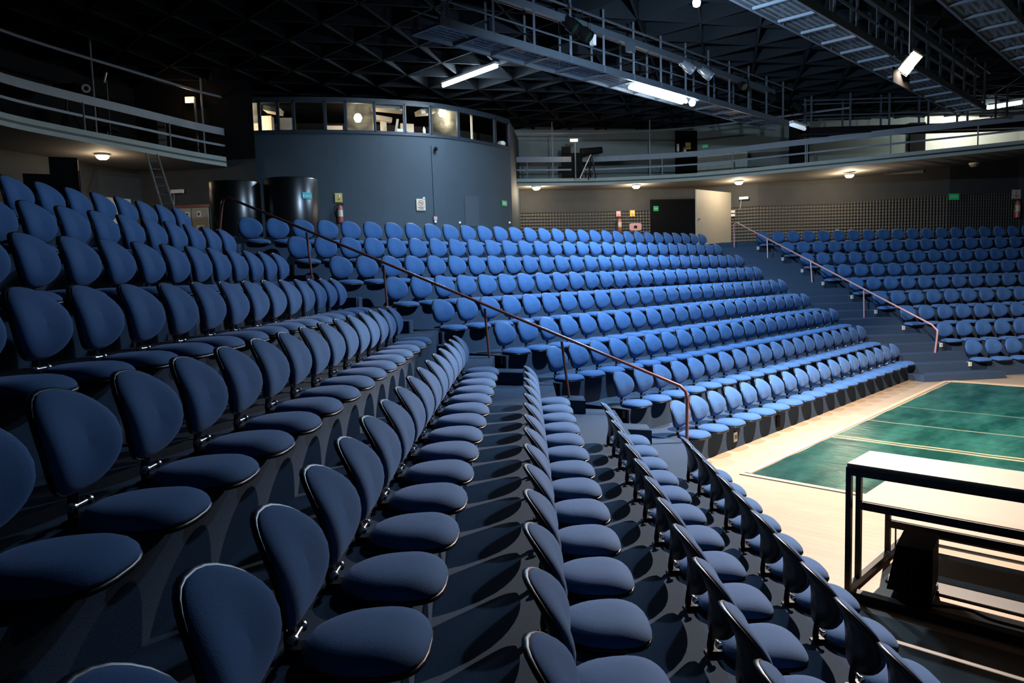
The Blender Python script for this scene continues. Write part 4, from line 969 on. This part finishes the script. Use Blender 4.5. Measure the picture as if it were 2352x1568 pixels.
# ------------------------------------------------------------------ ladder
ta, tb = at_f(337, 357, 18.45), at_f(363, 360, 18.7); ba, bb = at_f(397, 559, 16.4), at_f(426, 561, 16.5); ba.z = bb.z = WALK + 0.004
t = thing('ladder', 'worn aluminium ladder leaning on the balcony edge behind the near block', 'ladder')
ea, eb = ta + (ta-ba)*0.02, tb + (tb-bb)*0.02
for q, e in ((ba, ea), (bb, eb)): MB().bar(q, e, 0.07, 0.035, (1, 0, 0)).build('stile', 'alu', t)
for k in range(1, 10): MB().tube([ba.lerp(ea, k/10+.02), bb.lerp(eb, k/10+.02)], 0.018, 6).build('rung', 'truss', t)

# ------------------------------------------------------------------ balcony contents
def on_balcony(px, D): p = at_f(px, 300, D); p.z = SL + 0.205; return p
p = on_balcony(158, 18.3); t = thing('follow_spot', 'black follow spot with a white ring front on a tripod on the near balcony', 'follow spot', p)
for k in range(3): a = 2*math.pi*k/3 + 0.5; MB().tube([(0, 0, 0.95), (0.45*math.cos(a), 0.45*math.sin(a), 0.0)], 0.02, 6).build('tripod_leg', 'steel_black', t)
MB().tube([(0, 0, 0.5), (0, 0, 1.35)], 0.03, 8).build('column', 'steel_black', t); hd = at_f(198, 203, 18.0) - p
MB().tube([Vector((-0.35, 0.25, hd.z+0.08)), Vector((hd.x*0.8, hd.y, hd.z))], [0.16, 0.15], 14).build('barrel', 'black', t)
dv = (Vector((0, 0, CZ)) - (p+hd)).normalized(); R = Matrix.Translation(hd) @ Vector((0, 0, 1)).rotation_difference(dv).to_matrix().to_4x4()
MB().lathe([(.055, .02), (.10, .02), (.10, -.02), (.055, -.02), (.055, .02)], 20, R, False).build('front_ring', 'white', t, smooth=True)
p = on_balcony(245, 18.9); t = thing('office_chair', 'dark swivel chair on the near balcony', 'chair', p)
MB().box((0, 0, 0.45), (0.44, 0.42, 0.08)).build('seat', 'black', t); MB().box((-0.2, 0.02, 0.80), (0.08, 0.40, 0.50), 0.3).build('backrest', 'black', t); MB().tube([(0, 0, .05), (0, 0, .42)], 0.03, 8).build('column', 'steel_black', t)
for k in range(5): MB().bar((0, 0, .06), (.28*math.cos(k*1.257), .28*math.sin(k*1.257), .03), 0.04, 0.03).build('foot', 'steel_black', t)
p = on_balcony(452, 21.0); zz = at_f(437, 230, 21.0)
t = thing('work_light', 'orange-glowing work light on a stand on the near balcony', 'work light', p)
MB().tube([(0, 0, 0), (0, 0, zz.z-p.z)], 0.03, 8).build('stand', 'truss', t); q = zz - p
MB().box((q.x, q.y, q.z), (0.26, 0.10, 0.17)).build('housing', 'white', t); MB().box((q.x, q.y-0.055, q.z-0.03), (0.22, 0.01, 0.10)).build('glass', 'orange', t)
light('work_light_glow', 'POINT', zz + Vector((0, -0.3, 0)), 8, (1, .6, .3), shadow_soft_size=0.1)
p = on_balcony(253, 18.5); t = thing('microphone_stand', 'thin pale stand beside the dark swivel chair on the near balcony', 'stand', p)
MB().tube([(0, 0, 0), (0, 0, 1.55)], 0.016, 6).build('pole', 'truss', t); MB().bar((-.06, 0, 1.5), (.02, 0, 1.75), 0.04, 0.03).build('head', 'white', t); MB().lathe([(0.15, 0), (.15, .02)], 12).build('base', 'steel_black', t)
for px, D, wd, ht, lab in ((372, 20.3, 0.20, 1.0, 'pale short upright board behind the near balcony railing'),):
    p = on_balcony(px, D); t = thing('upright_board', lab, 'board', p, 0.3); MB().box((0, 0, ht/2), (wd, 0.05, ht)).build('panel', 'soffit', t)
# right balcony
def on_rb(px, D): p = at_d(px, 380, D); p.z = SL + 0.205; return p
p = on_rb(1322, 28.6); zz = at_d(1318, 322, 28.6); t = thing('work_light', 'orange-glowing work light on a pole on the balcony beyond the booth', 'work light', p); q = zz - p
MB().tube([(0, 0, 0), (0, 0, q.z-0.1)], 0.03, 8).build('stand', 'truss', t); MB().box((q.x, q.y, q.z), (0.30, 0.10, 0.10)).build('housing', 'white', t); MB().box((q.x, q.y-.06, q.z-.03), (0.26, 0.02, 0.06)).build('glass', 'orange', t)
light('work_light_glow', 'POINT', zz + Vector((0, -0.5, -0.3)), 14, (1, .72, .5), shadow_soft_size=0.1)
p = on_rb(1352, 28.8); zz = at_d(1358, 346, 28.8); t = thing('follow_spot', 'black follow spot on a leaning tripod on the balcony beyond the booth', 'follow spot', p); q = zz - p
MB().tube([(q.x-.40, q.y, q.z-.06), (q.x+.42, q.y+.1, q.z+.03)], [.16, .12], 12).build('barrel', 'black', t)
for x in (-.35, .25, 0): MB().tube([(q.x, q.y, q.z-.1), (x, 0.2 if x == 0 else -.1, 0)], 0.025, 6).build('tripod_leg', 'alu' if x < 0 else 'steel_black', t)
p = on_rb(1305, 29.0); zz = at_d(1300, 345, 29.0); t = thing('monitor_screen', 'small black screen on a dark plinth on the balcony beyond the booth', 'screen', p); q = zz - p
MB().box((q.x, q.y, q.z), (0.34, 0.12, 0.26)).build('screen', 'black', t); MB().box((.15, .1, (q.z-.1)/2), (0.8, 0.1, q.z-.1)).build('plinth', 'black', t)
WU = offset(WR, 0.14)
p, rz = hit(WU, 1660, 375); c = face(p, rz, 0.12); D = math.hypot(p.x, p.y); c.z = SL + 0.21
t = thing('stage_flat', 'large pale mottled board with rounded corners on the balcony', 'board', c, rz); W, Hh = size(103, D)/0.97, size(347-345+62, D)
a = MB(); n = 28; pr = []
for j in range(n): th = 2*math.pi*j/n; pr.append((sgn(math.cos(th), .22)*W/2, sgn(math.sin(th), .22)*Hh/2 + Hh/2))
for y in (-.02, .02): a.v += [(x, y, z) for x, z in pr]
a.f = [tuple(range(n)), tuple(range(2*n-1, n-1, -1))] + [(i, n+i, n+(i+1) % n, (i+1) % n) for i in range(n)]
a.build('panel', mat('mottled_pale', (0.46, 0.47, 0.38), 0.7, var=0.3, scale=5), t)
ext_sign(WU, 1580, 335, 11, 14, 'yellow extinguisher sign on the upper balcony wall'); extinguisher(WU, 1571, 337, 360, 'red fire extinguisher on the upper balcony wall')
exit_sign(WU, 1620, 336, 13, 8, 'green exit sign above the mottled board on the balcony')
p, rz = hit(WU, 1555, 342); t = thing('wall_column', 'dark pilaster behind the extinguisher on the upper balcony wall', 'pilaster', Vector((p.x, p.y, SL+.2)) , rz); MB().box((0.45, .05, 1.0), (1.0, 0.1, 2.2)).build('shaft', 'black', t)
p, rz = hit(WU, 1555, 340); t = thing('wall_tube', 'short pale vertical tube on the upper balcony wall', 'tube', face(p, rz, 0.10), rz); MB().box((0, 0, 0), (.08, .06, .30)).build('tube', 'whiteplate', t)
for px, wd, lab in ((1835, 0.75, 'dark doorway recess in the upper balcony wall'), (2105, 0.60, 'black pilaster where the grey upper wall meets the pale one')):
    p, rz = hit(WU, px, 380); t = thing('wall_column', lab, 'pilaster', Vector((p.x, p.y, SL + .35)), rz); MB().box((0, 0, 0.9), (wd, 0.12, 1.8)).build('shaft', 'black', t)
# black loudspeaker stack behind the top near row
p = at_f(118, 430, 16.6); p.z = WALK + 0.004; t = thing('speaker_stack', 'tall black loudspeaker stack in the shadow under the near balcony', 'speakers', p, 0.5)
for x, w_, h_ in ((0.28, 0.55, 1.98), (-0.25, 0.50, 1.60), (-0.62, 0.42, 1.30)): MB().box((x, 0, h_/2), (w_, 0.5, h_)).build('cabinet', 'black', t)
MB().tube([(0.58, -.27, 0), (0.58, -.27, 1.7)], 0.02, 6).build('chrome_pole', 'steel_black', t)
